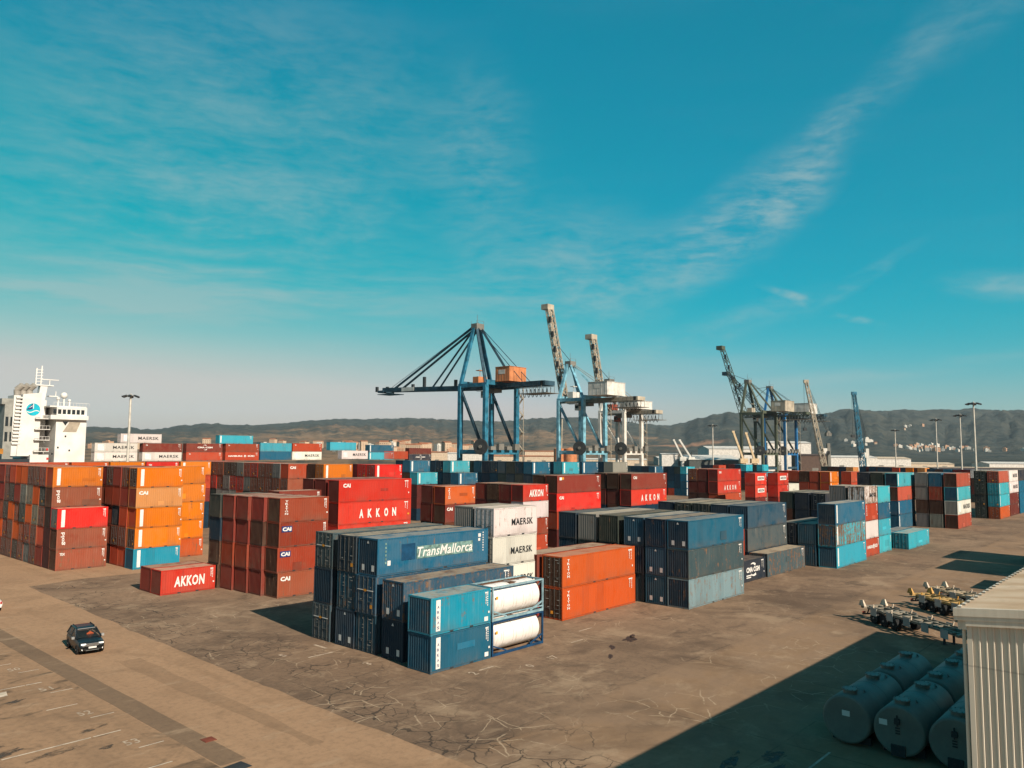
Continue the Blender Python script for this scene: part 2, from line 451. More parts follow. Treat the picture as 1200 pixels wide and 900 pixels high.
QUAY_Y = 241.0
sheet('ground', [(-400, -400), (2600, -400), (2600, QUAY_Y), (-400, QUAY_Y)], 0.0, ROAD)
def edge_pts(base, y0, y1, step, amp, seed):
    out = []; y = y0
    while y < y1:
        out.append((base(y) + amp * noise.noise((y * .25, seed, 0)) + .4 * amp * noise.noise((y * 1.3, seed, 2)), y)); y += step
    out.append((base(y1), y1))
    return out
yard_edge = edge_pts(lambda y: 28.3 + 1.2 * max(0, (y - 50) / 45.0), 22.5, 99, .8, .35, 4.0)
sheet('yard_pavement', yard_edge + [(36, 100.5), (62, 99), (62, 150), (1000, 150), (1000, -80), (28.0, -80)], .004, YARD)
bay_edge = edge_pts(lambda y: 19.9, -60, 160, 1.0, .10, 9.0)
sheet('parking_bay_pavement', [(-60, -60)] + bay_edge + [(-60, 160)], .004, BAYS)
s1 = edge_pts(lambda y: 19.95, 37, 120, 1.5, .05, 1.0); s2 = edge_pts(lambda y: 21.3, 37, 120, 1.5, .06, 2.0)
sheet('patched_trench_strip', s1 + s2[::-1], .008, STRIP)
p1 = edge_pts(lambda y: 24.2 + .25 * math.sin(y * .2), 36, 60, 1.2, .25, 5.0); p2 = edge_pts(lambda y: 25.4 + 0.015 * (y - 45), 36, 60, 1.2, .35, 6.0)
sheet('pavement_patch', p1 + p2[::-1], .004, ground_mat('worn_concrete', (.255, .155, .092), (.232, .142, .085), (.18, .11, .066)))

LINE = plain('worn_line_paint', (.42, .34, .26), .7, var=.3, scale=1.2)
mb = MB()
def flat(x0, y0, x1, y1, z=.012, m=0): mb.quad((x0, y0, z), (x1, y0, z), (x1, y1, z), (x0, y1, z), m)
for y in (71.4, 58.5, 45.6, 32.7):
    x = 5.0
    while x < 18.3:
        l = RND.uniform(2.5, 5.0); flat(x, y - .06 + RND.uniform(-.02, .02), min(x + l, 18.6), y + .06); x += l + RND.uniform(.05, .3)
for y in (65.0, 52.1, 39.3): flat(16.9, y - .05, 18.6, y + .05)
for y in (62.0, 55.6, 48.9, 42.3): flat(18.2, y - .05, 19.5, y + .05)
setting(ob('bay_line_paint', mb.mesh('bay_line_paint', LINE)))
mb = MB()
def ground_text(s, x, y, w, h, bold=.01):
    put_text(mb, s, lambda a, b: (x + w * (1 - b) * -1 + w, y + h * (1 - a), .012) if False else (x + w * a, y + h * b, .012), bold=bold)
for s, x, y in (('51', 17.9, 56.3), ('52', 17.9, 49.6), ('53', 17.9, 43.0), ('50', 17.9, 62.8), ('3', 36.0, 46.2), ('0', 43.8, 37.3), ('17', 46.6, 37.5), ('5', 33.0, 52.6), ('2', 39.6, 38.9)):
    ground_text(s, x, y, .75 if len(s) == 2 else .45, .8)
for x, y, w, d in ((34.2, 51.0, 2.2, .22), (36.6, 52.4, .25, 1.7), (40.6, 39.4, 1.5, .18), (51.5, 39.6, 1.6, .15), (55.2, 41.6, 1.9, .16)): mb.quad((x, y, .012), (x + w, y, .012), (x + w, y + d, .012), (x, y + d, .012))
setting(ob('painted_bay_numbers', mb.mesh('painted_bay_numbers', plain('faded_number_paint', (.33, .25, .18), .8, var=.25, scale=2))))
# pale worn slab in the bays and the dark hatch plate
sheet('worn_paint_patch', [(12.6, 56.5), (16.2, 56.9), (16.4, 57.9), (12.8, 57.6)], .012, LINE)
# quay apron kerb and sea
mb = MB(); mb.box(-400, QUAY_Y - .8, 0, 2600, QUAY_Y, .25); mb.box(-400, QUAY_Y - .1, -6, 2600, QUAY_Y + .4, -.02)
setting(ob('quay_edge', mb.mesh('quay_edge', plain('quay_concrete', (.25, .22, .18), .9))))
m, n, b = new_mat('harbour_water'); b.inputs['Base Color'].default_value = (.012, .035, .045, 1); b.inputs['Roughness'].default_value = .12
t = n.n('ShaderNodeTexCoord'); bp = n.n('ShaderNodeBump'); bp.inputs['Strength'].default_value = .4; n.put(bp.inputs['Height'], n.noise(t.outputs['Object'], .5, 4)); n.put(b.inputs['Normal'], bp.outputs[0])
MATS['harbour_water'] = m
sheet('harbour_water', [(-6000, QUAY_Y), (9000, QUAY_Y), (9000, 6000), (-6000, 6000)], -2.5, m)

# oil spill, drain cover and hatch
def stain_mat(name, c, scale, lo, hi):
    m, n, b = new_mat(name)
    t = n.n('ShaderNodeTexCoord')
    f = n.noise(n.vmap(t.outputs['Object'], scale=(.8, 1.5, 1)), scale, 6, .7, .8)
    b.inputs['Base Color'].default_value = (*c, 1); b.inputs['Roughness'].default_value = .7
    n.put(b.inputs['Alpha'], n.ss(f, lo, hi)); MATS[name] = m
    return m
mb = MB()
def blob(cx, cy, rx, ry, rot, seed, z=.014, n=70):
    pts = []
    for k in range(n):
        a = 2 * math.pi * k / n; r = 1 + .45 * noise.noise((math.cos(a) * 1.3, math.sin(a) * 1.3, seed)) + .35 * noise.noise((math.cos(a) * 4, math.sin(a) * 4, seed + .5)) + .2 * noise.noise((math.cos(a) * 10, math.sin(a) * 10, seed + .2))
        x = rx * r * math.cos(a); y = ry * r * math.sin(a)
        pts.append((cx + x * math.cos(rot) - y * math.sin(rot), cy + x * math.sin(rot) + y * math.cos(rot), z))
    mb.poly(pts)
for a in ((14.9, 44.6, 1.2, .35, .2, 1), (17.1, 43.6, .35, .3, 0, 2), (13.0, 47.5, .5, .2, .2, 12), (12.1, 62.0, 1.1, .35, .1, 3), (13.9, 60.6, .55, .4, 0, 4), (15.8, 55.1, .9, .25, .4, 5), (9.6, 50.0, 2.1, 1.5, .2, 6), (12.4, 46.2, 1.9, .5, .3, 7), (11.2, 49.8, 1.6, .7, .1, 8), (17.6, 46.9, .9, .2, .3, 9)): blob(*a)
setting(ob('oil_stain', mb.mesh('oil_stain', stain_mat('oil_soaked_concrete', (.05, .035, .024), .9, .36, .66))))
mb = MB()
for a in ((55.9, 36.9, .9, .45, .5, 21), (56.9, 37.3, .8, .2, .5, 22), (52.6, 36.4, .7, .18, .7, 23), (50.2, 34.9, .6, .16, .6, 24)): blob(*a)
setting(ob('rust_oil_spill', mb.mesh('rust_oil_spill', stain_mat('rust_oil', (.03, .014, .009), 1.2, .34, .5))))
mb = MB(); mb.box(-.32, -.32, 0, .32, .32, .02); 
for k in range(-2, 3): mb.box(-.26, k * .11 - .02, .02, .26, k * .11 + .02, .03)
tag(ob('drain_cover', mb.mesh('drain_cover', plain('red_oxide_iron', (.13, .035, .02), .7)), None, (21.2, 40.75, .008)), 'small square rust red drain cover set in the dark asphalt strip', 'drain cover')
mb = MB(); mb.box(-.55, -.45, 0, .55, .45, .02)
for k in range(-3, 4): mb.box(-.5, k * .12 - .02, .02, .5, k * .12 + .02, .035)
tag(ob('hatch_plate', mb.mesh('hatch_plate', DARK), None, (20.4, 36.3, .008), .1), 'dark steel hatch plate in the ground at the bottom edge of the photo', 'hatch')

# ------------------------------------------------------------------ mountains and plain across the water
SKYLINE = [(-300, 500), (-100, 498), (0, 500), (60, 499), (100, 500), (140, 501), (180, 503), (210, 499), (240, 496), (265, 497.5), (300, 498), (330, 496), (360, 493), (395, 491), (420, 491), (450, 490.5), (480, 490), (505, 490.5), (540, 492), (565, 493.5), (585, 494), (610, 491.5), (640, 489.5), (680, 489), (705, 490.5), (740, 495), (765, 497.5), (785, 498.5), (800, 495.5), (820, 489.5), (840, 485), (858, 483), (875, 482.5), (895, 484), (925, 487.5), (945, 490), (958, 487.5), (972, 483), (985, 480), (1000, 479), (1015, 480.5), (1030, 482), (1045, 481), (1060, 479.5), (1080, 480.5), (1100, 479.5), (1120, 480.5), (1133, 478), (1150, 479.5), (1170, 480), (1200, 481), (1300, 484), (1500, 488)]
SK = []
for px, py in SKYLINE:
    a, e = az_el(px, py); SK.append((a, e))
SK.sort()
def sky_el(a):
    if a <= SK[0][0]: return SK[0][1]
    for (a0, e0), (a1, e1) in zip(SK, SK[1:]):
        if a <= a1:
            t = (a - a0) / (a1 - a0); t = t * t * (3 - 2 * t)
            return e0 + (e1 - e0) * t
    return SK[-1][1]
NA, ND = 640, 110
A0, A1 = -22.0, 112.0
dists = [820 * (11000 / 820) ** (j / (ND - 1)) for j in range(ND)]
def plain_z(a, D):
    k = min(1, max(0, (a - 22) / 22.0))          # the plain lies a little higher on the left
    return 1.0 + max(0, D - 900) * (.006 + .010 * k)
hv = []; 
for i in range(NA):
    a = A0 + (A1 - A0) * i / (NA - 1); ar = math.radians(a)
    Dr = 5600 + 900 * noise.noise((a * .07, 3.3, 0)); D0 = 2300 + 300 * noise.noise((a * .2, 8.1, 0))
    col = []
    for D in dists:
        x, y = D * math.cos(ar), D * math.sin(ar)
        s = min(1, max(0, (D - D0) / (Dr - D0))); rise = s * s * (3 - 2 * s)
        fall = 1 - min(1, max(0, (D - Dr) / 4500)) * .55
        q = (x / 1500, y / 1500, 1.7)
        rg = noise.ridged_multi_fractal(q, .9, 2.1, 6, 1.0, 2.0) / 2.2
        fb = noise.fractal((x / 700, y / 700, 5.2), 1.0, 2.0, 5)
        gl = noise.ridged_multi_fractal((x / 520, y / 520, 9.1), .8, 2.2, 5, 1.0, 2.0) / 2.2
        sp = abs(noise.noise((a * 1.15 + 1.3 * noise.noise((D / 900, a * .3, 4)), D / 2600, 7.7))); sp2 = abs(noise.noise((a * 2.9 + .8 * noise.noise((D / 500, a, 1)), D / 1500, 2.2)))
        spur = (1 - 2.0 * sp) * .24 + (1 - 2.0 * sp2) * .10
        h = rise * fall * (1 + spur * (1.3 - rise)) * (.46 + .40 * rg + .14 * gl) + .10 * rise * fb * (1 - .5 * rise)
        col.append(max(0, h))
    hv.append(col)
verts = []
tops = []
for i in range(NA):
    a = A0 + (A1 - A0) * i / (NA - 1)
    t = math.tan(math.radians(sky_el(a) + .085 * noise.noise((a * 1.3, 0, 0)) + .075 * noise.noise((a * 3.0, 1, 0)) + .02 * noise.noise((a * 9.0, 2, 0))))
    # height scale that just touches the skyline
    k = min((CAM_H + t * D - plain_z(a, D)) / h for D, h in zip(dists, hv[i]) if h > .25)
    tops.append(k)
ks = tops
HGT = []
for i in range(NA):
    ar = math.radians(A0 + (A1 - A0) * i / (NA - 1)); rowh = []
    for j, D in enumerate(dists):
        z = plain_z(math.degrees(ar), D) + hv[i][j] * ks[i]
        if j == 0: z = -4
        rowh.append(z); verts.append((D * math.cos(ar), D * math.sin(ar), z))
    HGT.append(rowh)
faces = [(i * ND + j, i * ND + j + 1, (i + 1) * ND + j + 1, (i + 1) * ND + j) for i in range(NA - 1) for j in range(ND - 1)]
me = bpy.data.meshes.new('mountains'); me.from_pydata(verts, [], [f[::-1] for f in faces]); me.polygons.foreach_set('use_smooth', [True] * len(faces)); me.update()
m, n, b = new_mat('scrub_hillside')
t = n.n('ShaderNodeTexCoord'); p = t.outputs['Object']
px_, py_, pz_ = n.sep(p)
az_ = n.math('ARCTAN2', py_, px_)
polar = n.comb(n.math('MULTIPLY', az_, 26.0), n.math('MULTIPLY', pz_, .016), n.math('MULTIPLY', n.noise(p, .0004, 2), 4.0))   # patches that follow the spurs
scrub = n.math('ADD', n.math('MULTIPLY', n.noise(p, .0013, 7, .68, .4), .45), n.math('MULTIPLY', n.noise(polar, 1.0, 6, .66, .5), .55)); clump = n.noise(p, .010, 7, .72); tone = n.noise(p, .0005, 4, .6)
fields = n.noise(p, .0035, 6, .7, .6)
soil = n.mix(n.ss(tone, .35, .65), (.175, .105, .060), (.125, .090, .058))
soil = n.mix(n.math('MULTIPLY', n.ss(fields, .5, .7), .5), soil, (.21, .15, .09))
grn = n.mix(n.ss(clump, .35, .65), (.014, .022, .023), (.050, .050, .040))
far = n.n('ShaderNodeVectorMath', operation='LENGTH'); n.put(far.inputs[0], p)
bias = n.math('MULTIPLY', n.ss(far.outputs['Value'], 2600, 5200), .10)
xx, yy, zz = n.sep(p)
wooded = n.ss(n.math('ARCTAN2', yy, xx), math.radians(35), math.radians(26))      # the right-hand hills are more wooded
bias = n.math('ADD', bias, n.math('MULTIPLY', wooded, .11))
col = n.mix(n.ss(n.math('ADD', n.math('ADD', n.math('MULTIPLY', scrub, .6), n.math('MULTIPLY', clump, .4)), bias), .46, .56), soil, grn)
bmp = n.n('ShaderNodeBump'); bmp.inputs['Strength'].default_value = 1.0; bmp.inputs['Distance'].default_value = 60.0
n.put(bmp.inputs['Height'], n.noise(p, .0045, 6, .62)); n.put(b.inputs['Normal'], bmp.outputs[0])
# bare quarry cut on the right-hand hill
qa = math.radians(az_el(803, 520)[0]); qx, qy = 3000 * math.cos(qa), 3000 * math.sin(qa)
dv = n.n('ShaderNodeVectorMath', operation='DISTANCE'); n.put(dv.inputs[0], n.comb(n.sep(p)[0], n.sep(p)[1], 0.0)); dv.inputs[1].default_value = (qx, qy, 0)
qm = n.math('SUBTRACT', 1.0, n.ss(n.math('ADD', dv.outputs['Value'], n.math('MULTIPLY', clump, 300)), 220, 330))
col = n.mix(n.math('MULTIPLY', qm, .75), col, (.30, .15, .085))
n.put(b.inputs['Base Color'], col); b.inputs['Roughness'].default_value = 1.0; b.inputs['Specular IOR Level'].default_value = 0.1
me.materials.append(m)
setting(ob('mountains', me))
def terrain_z(a, D):
    fi = (a - A0) / (A1 - A0) * (NA - 1); i = max(0, min(NA - 2, int(fi))); u = fi - i
    fj = math.log(D / 820) / math.log(11000 / 820) * (ND - 1); j = max(0, min(ND - 2, int(fj))); v = fj - j
    return (HGT[i][j] * (1 - u) + HGT[i + 1][j] * u) * (1 - v) + (HGT[i][j + 1] * (1 - u) + HGT[i + 1][j + 1] * u) * v
def on_hillside(px, py, dmin=1000, dmax=6500):
    """where a line of sight meets the far land"""
    a, e = az_el(px, py); t = math.tan(math.radians(e)); D = dmin
    while D < dmax:
        z = terrain_z(a, D)
        if z >= CAM_H + t * D: break
        D *= 1.01
    ar = math.radians(a)
    return D * math.cos(ar), D * math.sin(ar), terrain_z(a, D), D
# ------------------------------------------------------------------ shipping containers
W = 2.438
L20, L40 = 6.058, 12.192
S, HC = 2.591, 2.896
PAL = {
    'R': ((.40, .020, .011), 'bright red'), 'BR': ((.46, .008, .007), 'scarlet'), 'M': ((.150, .020, .014), 'maroon'), 'RR': ((.205, .026, .010), 'rust red'),
    'RB': ((.20, .048, .024), 'rusty brown'), 'TO': ((.39, .060, .008), 'orange'), 'O': ((.49, .120, .002), 'amber orange'), 'LO': ((.40, .165, .05), 'light orange'),
    'OR': ((.30, .037, .014), 'orange red'), 'SA': ((.29, .055, .032), 'salmon red'), 'B': ((.001, .076, .136), 'blue'), 'BT': ((.003, .185, .275), 'turquoise blue'), 'B2': ((.004, .050, .088), 'faded blue'),
    'GB': ((.034, .060, .072), 'grey blue'), 'PB': ((.13, .205, .235), 'pale streaky blue'), 'N': ((.006, .015, .030), 'navy'), 'DB': ((.003, .024, .046), 'dark blue'),  # dark blue is blue with the shade of its ends painted in
    'C': ((.022, .26, .33), 'cyan'), 'W': ((.52, .48, .445), 'white'), 'G': ((.16, .155, .14), 'grey'), 'GG': ((.020, .030, .028), 'dark green'),
    'DR': ((.09, .010, .009), 'dark red'), 'DBR': ((.045, .016, .010), 'dark brown'), 'CR': ((.30, .24, .16), 'cream'),
}
_MC = {}
def corr(mb, axis, a0, a1, z0, z1, out, inn, pitch=.278, m=0):
    """trapezoid corrugation: axis 'x' runs along x at y=out/inn, axis 'y' along y at x=out/inn"""
    n = max(1, round((a1 - a0) / pitch)); w = (a1 - a0) / n
    pts = []
    for k in range(n):
        b = a0 + k * w
        pts += [(b, out), (b + .26 * w, out), (b + .5 * w, inn), (b + .76 * w, inn)] if axis == 'x' else [(b, out), (b + .38 * w, out), (b + .5 * w, inn), (b + .88 * w, inn)]
    pts.append((a1, out))
    i = len(mb.v)
    for a, d in pts:
        for z in (z0, z1): mb.v.append((a, d, z) if axis == 'x' else (d, a, z))
    for k in range(len(pts) - 1):
        q = (i + 2 * k, i + 2 * k + 2, i + 2 * k + 3, i + 2 * k + 1)
        mb.f.append(q if axis == 'x' else q[::-1]); mb.m.append(m)
def g_frame(mb, L, H, m=0, md=1):
    p = .14
    for x in (0, L - p):
        for y in (0, W - .10): mb.box(x, y, .11, x + p, y + .10, H - .11, m)
    for y in (0, W - .07):
        mb.box(p, y, .03, L - p, y + .07, .16, m); mb.box(p, y, H - .10, L - p, y + .07, H - .012, m)
    for x in (.004, L - .104):
        mb.box(x, .10, .03, x + .10, W - .10, .15, m); mb.box(x, .10, H - .13, x + .10, W - .10, H - .012, m)
    for x in (-.004, L - .174):
        for y in (-.004, W - .158):
            for z in (0, H - .115): mb.box(x, y, z, x + .178, y + .162, z + .115, m)
    for c in ((L / 2 - 1.0, L / 2 + 1.0) if L < 8 else (L / 2 - 1.05, L / 2 + 1.05)):
        mb.box(c - .18, -.003, .035, c + .18, .02, .145, md)
def g_near_side(mb, L, H, m=0): corr(mb, 'x', .14, L - .14, .155, H - .095, .012, .048, .278, m)
def g_far_side(mb, L, H, m=0): mb.quad((L - .14, W - .02, .155), (.14, W - .02, .155), (.14, W - .02, H - .095), (L - .14, W - .02, H - .095), m)
def g_end(mb, L, H, m=0): corr(mb, 'y', .10, W - .10, .145, H - .125, .014, .050, .25, m)
def g_back(mb, L, H, m=0): mb.quad((L - .02, .1, .14), (L - .02, W - .1, .14), (L - .02, W - .1, H - .12), (L - .02, .1, H - .12), m)
def g_roof(mb, L, H, m=0):
    n = int(L / .45); x0, x1 = .10, L - .10; w = (x1 - x0) / n; i = len(mb.v); pts = []
    for k in range(n): pts += [(x0 + k * w, 0), (x0 + (k + .5) * w, .014), (x0 + (k + .8) * w, .014)]
    pts.append((x1, 0))
    for x, d in pts:
        for y in (.068, W - .068): mb.v.append((x, y, H - .040 + d))
    for k in range(len(pts) - 1):
        mb.f.append((i + 2 * k, i + 2 * k + 2, i + 2 * k + 3, i + 2 * k + 1)); mb.m.append(m)
def g_door(mb, H, leaf, m=0):
    y0, y1 = (.105, W / 2 - .006) if leaf == 0 else (W / 2 + .006, W - .105)
    z0, z1 = .15, H - .13
    mb.box(.022, y0, z0, .07, y1, z1, m)
    for k in range(5):                                     # pressed panels
        a = z0 + .08 + k * (z1 - z0 - .1) / 5; mb.box(.010, y0 + .07, a, .023, y1 - .07, a + (z1 - z0) / 5 - .11, m)
def g_rods(mb, H, leaf, m=0):
    y0, y1 = (.105, W / 2) if leaf == 0 else (W / 2, W - .105)
    for f in (.24, .76):
        y = y0 + (y1 - y0) * f
        mb.box(-.024, y - .015, .08, .006, y + .015, H - .06, m)
        for z in (.30, H - .32): mb.box(-.03, y - .06, z, .012, y + .06, z + .07, m)
    mb.box(-.045, y0 + (y1 - y0) * .24, .95, -.005, y0 + (y1 - y0) * .24 + .42, 1.0, m)
def g_marks(mb, H, seed, m=0, ma=1):
    r = random.Random(seed)
    for leaf in (0, 1):
        y0 = .2 if leaf == 0 else W / 2 + .1
        for k in range(9):
            if r.random() < .42:
                z = H - .38 - k * .24; w = r.uniform(.10, .42); y = y0 + r.uniform(0, .35)
                mb.quad((-.034, y + w, z), (-.034, y, z), (-.034, y, z + .06), (-.034, y + w, z + .06), m)
    if r.random() < .5:
        y = r.uniform(.3, 1.2); mb.quad((-.034, y + .3, .5), (-.034, y, .5), (-.034, y, .78), (-.034, y + .3, .78), r.choice((m, ma)))

# ---- lettering on the long side that faces the yard (local plane y = -0.006)
YO = -.007
def rect(mb, x0, z0, x1, z1, m=0, y=YO): mb.quad((x0, y, z0), (x1, y, z0), (x1, y, z1), (x0, y, z1), m)
def side_text(mb, s, x0, z0, x1, z1, m=0, y=YO, **kw): put_text(mb, s, lambda a, b: (x0 + (x1 - x0) * a, y, z0 + (z1 - z0) * b), m, **kw)
def stacked(mb, s, xc, w, ztop, zbot, m=0, y=YO, bold=.03, gap=.22):
    n = len(s); h = (ztop - zbot) / (n + gap * (n - 1))
    for k, ch in enumerate(s):
        z1 = ztop - k * h * (1 + gap); ww = w * (.35 if ch == 'I' else 1)
        side_text(mb, ch, xc - ww / 2, z1 - h, xc + ww / 2, z1, m, y, bold=bold)
def arc(mb, cx, cz, r, a0, a1, w0, w1, m=0, n=10):
    for k in range(n):
        t0, t1 = k / n, (k + 1) / n; A, B = math.radians(a0 + (a1 - a0) * t0), math.radians(a0 + (a1 - a0) * t1)
        u0, u1 = w0 + (w1 - w0) * t0, w0 + (w1 - w0) * t1
        mb.quad((cx + math.cos(A) * (r - u0), YO, cz + math.sin(A) * (r - u0)), (cx + math.cos(A) * (r + u0), YO, cz + math.sin(A) * (r + u0)), (cx + math.cos(B) * (r + u1), YO, cz + math.sin(B) * (r + u1)), (cx + math.cos(B) * (r - u1), YO, cz + math.sin(B) * (r - u1)), m)
def id_marks(mb, L, H, seed, m=0):
    r = random.Random(seed); x = L * .945
    z = H * .92
    rect(mb, L * .90, H * .87, L * .955, H * .91, m)
    for k in range(7):
        rect(mb, x - .05, z - .09 - k * .16, x + .05, z - k * .16, m)
    for k in range(4): rect(mb, L * .915 - .03, H * .80 - k * .20, L * .915 + r.uniform(.02, .06), H * .86 - k * .20, m)
    if r.random() < .6: rect(mb, L * .955, H * .30, L * .955 + .16, H * .36, m)
# material slots: 0 white 1 dark ink 2 navy 3 amber 4 pale green 5 pale blue
LM = [LETTER, INK, INKBLUE, AMBER, PALEGREEN, STARBLUE, plain('repainted_blue_square', (.004, .038, .085), .6, var=.25, scale=2)]
def lettering(mark, L, H, seed=0):
    seed %= 3
    key = ('let', mark, L, round(H, 3), seed)
    if key in _MC: return _MC[key]
    mb = MB()
    if mark not in ('tm', 'maersk'): id_marks(mb, L, H, seed)
    if mark == 'akkonwide':
        for k, ch in enumerate('AKKON'):
            c = L * (.30 + k * .1135); side_text(mb, ch, c - .34, H * .26, c + .34, H * .66, 0, bold=.045)
        rect(mb, L * .95, H * .28, L * .975, H * .36, 3)
    elif mark == 'akkon': side_text(mb, 'AKKON', L * .24, H * .27, L * .80, H * .70, 0, bold=.035, shear=.08, spacing=1.12)
    elif mark == 'akkonbox':
        rect(mb, L * .22, H * .40, L * .80, H * .74); 
        side_text(mb, 'AKKON', L * .26, H * .46, L * .76, H * .68, 1, YO - .004, bold=.04)
    elif mark == 'cai': side_text(mb, 'CAI', L * .055, H * .66, L * (.055 + 1.15 / L), H * .84, 0, bold=.05)
    elif mark == 'caibox':
        rect(mb, L * .05, H * .62, L * .05 + 1.25, H * .86, 2); side_text(mb, 'CAI', L * .05 + .1, H * .66, L * .05 + 1.15, H * .82, 0, YO - .004, bold=.05)
    elif mark == 'triton': stacked(mb, 'TRITON', L * .075 if L > 8 else L * .13, .38, H * .90, H * .32, 0, bold=.02, gap=.35)
    elif mark in ('arkas', 'strip'):
        xc = L * (.115 if L < 8 else .05)
        rect(mb, xc - .21, H * .10, xc + .21, H * .93, 0)
        mb.poly([(xc - .12, YO - .004, H * .83), (xc + .12, YO - .004, H * .83), (xc, YO - .004, H * .90)], 5)
        stacked(mb, 'ARKAS', xc, .20, H * .78, H * .15, 2 if mark == 'arkas' else 5, YO - .004, bold=.02, gap=.7)
        if mark == 'arkas':
            rect(mb, L * .89, H * .09, L * .955, H * .21, 0)
    elif mark == 'gold':
        put_text(mb, 'gold', lambda a, b: (L * .155 - .55 * b + .1, YO, H * (.22 + .62 * a)), 0, bold=.02)
    elif mark == 'small':
        side_text(mb, 'TEX', L * .07, H * .72, L * .07 + .62, H * .84, 0, bold=.03)
    elif mark == 'tex':
        rect(mb, L * .05, H * .74, L * .05 + .62, H * .90, 0); rect(mb, L * .05 + .66, H * .77, L * .05 + 1.15, H * .90, 3)
    elif mark == 'maersk':
        f = .40 if L < 8 else .42
        side_text(mb, 'MAERSK', L * f, H * .36, L * (.90 if L < 8 else .93), H * (.60 if L < 8 else .70), 1, bold=.018, spacing=1.12)
        cx, cz, s = L * (.22 if L < 8 else .14), H * .52, .40 if L < 8 else .9
        if L > 8: rect(mb, cx - s, cz - s, cx + s, cz + s, 5)
        st = []
        for k in range(14):
            r = (.36 if k % 2 == 0 else .16) * (2.2 if L > 8 else 0); a = math.pi / 2 + k * math.pi / 7; st.append((cx + r * math.cos(a), YO - .004, cz + r * math.sin(a)))
        for k in range(14): mb.poly([(cx, YO - .004, cz), st[k], st[(k + 1) % 14]], 0)
    elif mark == 'tm':
        rect(mb, L * .195, H * .36, L * .31, H * .80, 6)
        rect(mb, L * .325, H * .36, L * .845, H * .70, 4)
        side_text(mb, 'TransMallorca', L * .33, H * .40, L * .84, H * .67, 0, YO - .004, bold=.012, shear=.25, spacing=1.05)
        rect(mb, L * .08, H * .27, L * .105, H * .40, 0)
        for k in range(6): rect(mb, L * .06, H * (.82 - k * .10), L * .072, H * (.88 - k * .10), 4)
        rect(mb, L * .90, H * .78, L * .925, H * .88, 0); rect(mb, L * .90, H * .66, L * .92, H * .74, 0)
        for k in range(8): rect(mb, L * .945, H * (.88 - k * .075), L * .953, H * (.92 - k * .075), 0)
    elif mark == 'cma':
        side_text(mb, 'CMA CGM', L * .30, H * .46, L * .72, H * .64, 0, bold=.045)
        arc(mb, L * .5, H * .42, 1.15, 118, 62, .02, .12); arc(mb, L * .52, H * .68, 1.15, -118, -62, .02, .12)
    elif mark == 'cmabig':
        side_text(mb, 'CMA CGM', L * .56, H * .42, L * .86, H * .66, 0, bold=.045)
        arc(mb, L * .70, H * .30, 1.35, 112, 55, .03, .16); arc(mb, L * .72, H * .78, 1.35, -125, -62, .03, .16)
        rect(mb, L * .56, H * .26, L * .68, H * .31); rect(mb, L * .56, H * .17, L * .66, H * .22)
    elif mark == 'hsud':
        side_text(mb, 'HAMBURG', L * .09, H * .44, L * .50, H * .62, 0, bold=.04); side_text(mb, 'S\u00dcD', L * .66, H * .44, L * .87, H * .66, 0, bold=.04)
        cx, cz = L * .58, H * .53
        mb.poly([(cx - .5, YO, cz), (cx, YO, cz - .42), (cx + .5, YO, cz), (cx, YO, cz + .42)], 0)
        mb.poly([(cx - .22, YO - .004, cz + .05), (cx + .05, YO - .004, cz - .2), (cx + .25, YO - .004, cz + .05)], 1)
    elif mark == 'plain': pass
    _MC[key] = mb.mesh('lettering', LM)
    return _MC[key]
MARKWORD = {'akkonwide': 'with wide white letters', 'akkon': 'with bold white lettering', 'akkonbox': 'with white name box', 'cai': 'with three white letters', 'caibox': 'with white letters boxed', 'triton': 'with vertical white letters',
            'arkas': 'with lettered white strip', 'strip': 'with white strip', 'gold': 'with sideways white letters', 'small': 'with small white letters', 'tex': 'with small white panel', 'maersk': 'with black lettering and star', 'tm': 'with white italic name', 'cma': 'with white lettering and swooshes', 'cmabig': 'with white lettering and swooshes', 'hsud': 'with white name and diamond', 'plain': '', '': ''}
def cached(key, fn, mats, name):
    if key not in _MC:
        mb = MB(); fn(mb); _MC[key] = mb.mesh(name, mats)
    return _MC[key]
def door_panel_marks(H, kind):
    mb = MB()
    if kind == 'p':
        for y in (.40, 1.62): mb.quad((.006, y + .32, .38), (.006, y, .38), (.006, y, .84), (.006, y + .32, .84), 0)
        mb.poly([(.006, 1.36, H - .42), (.006, 1.08, H - .42), (.006, 1.22, H - .2)], 0)
    return mb
HIDDEN = []
COUNT = {'c': 0}
ORD = ['first', 'second', 'third', 'fourth', 'fifth', 'sixth', 'seventh', 'eighth', 'ninth', 'tenth', 'eleventh', 'twelfth', 'thirteenth', 'fourteenth']
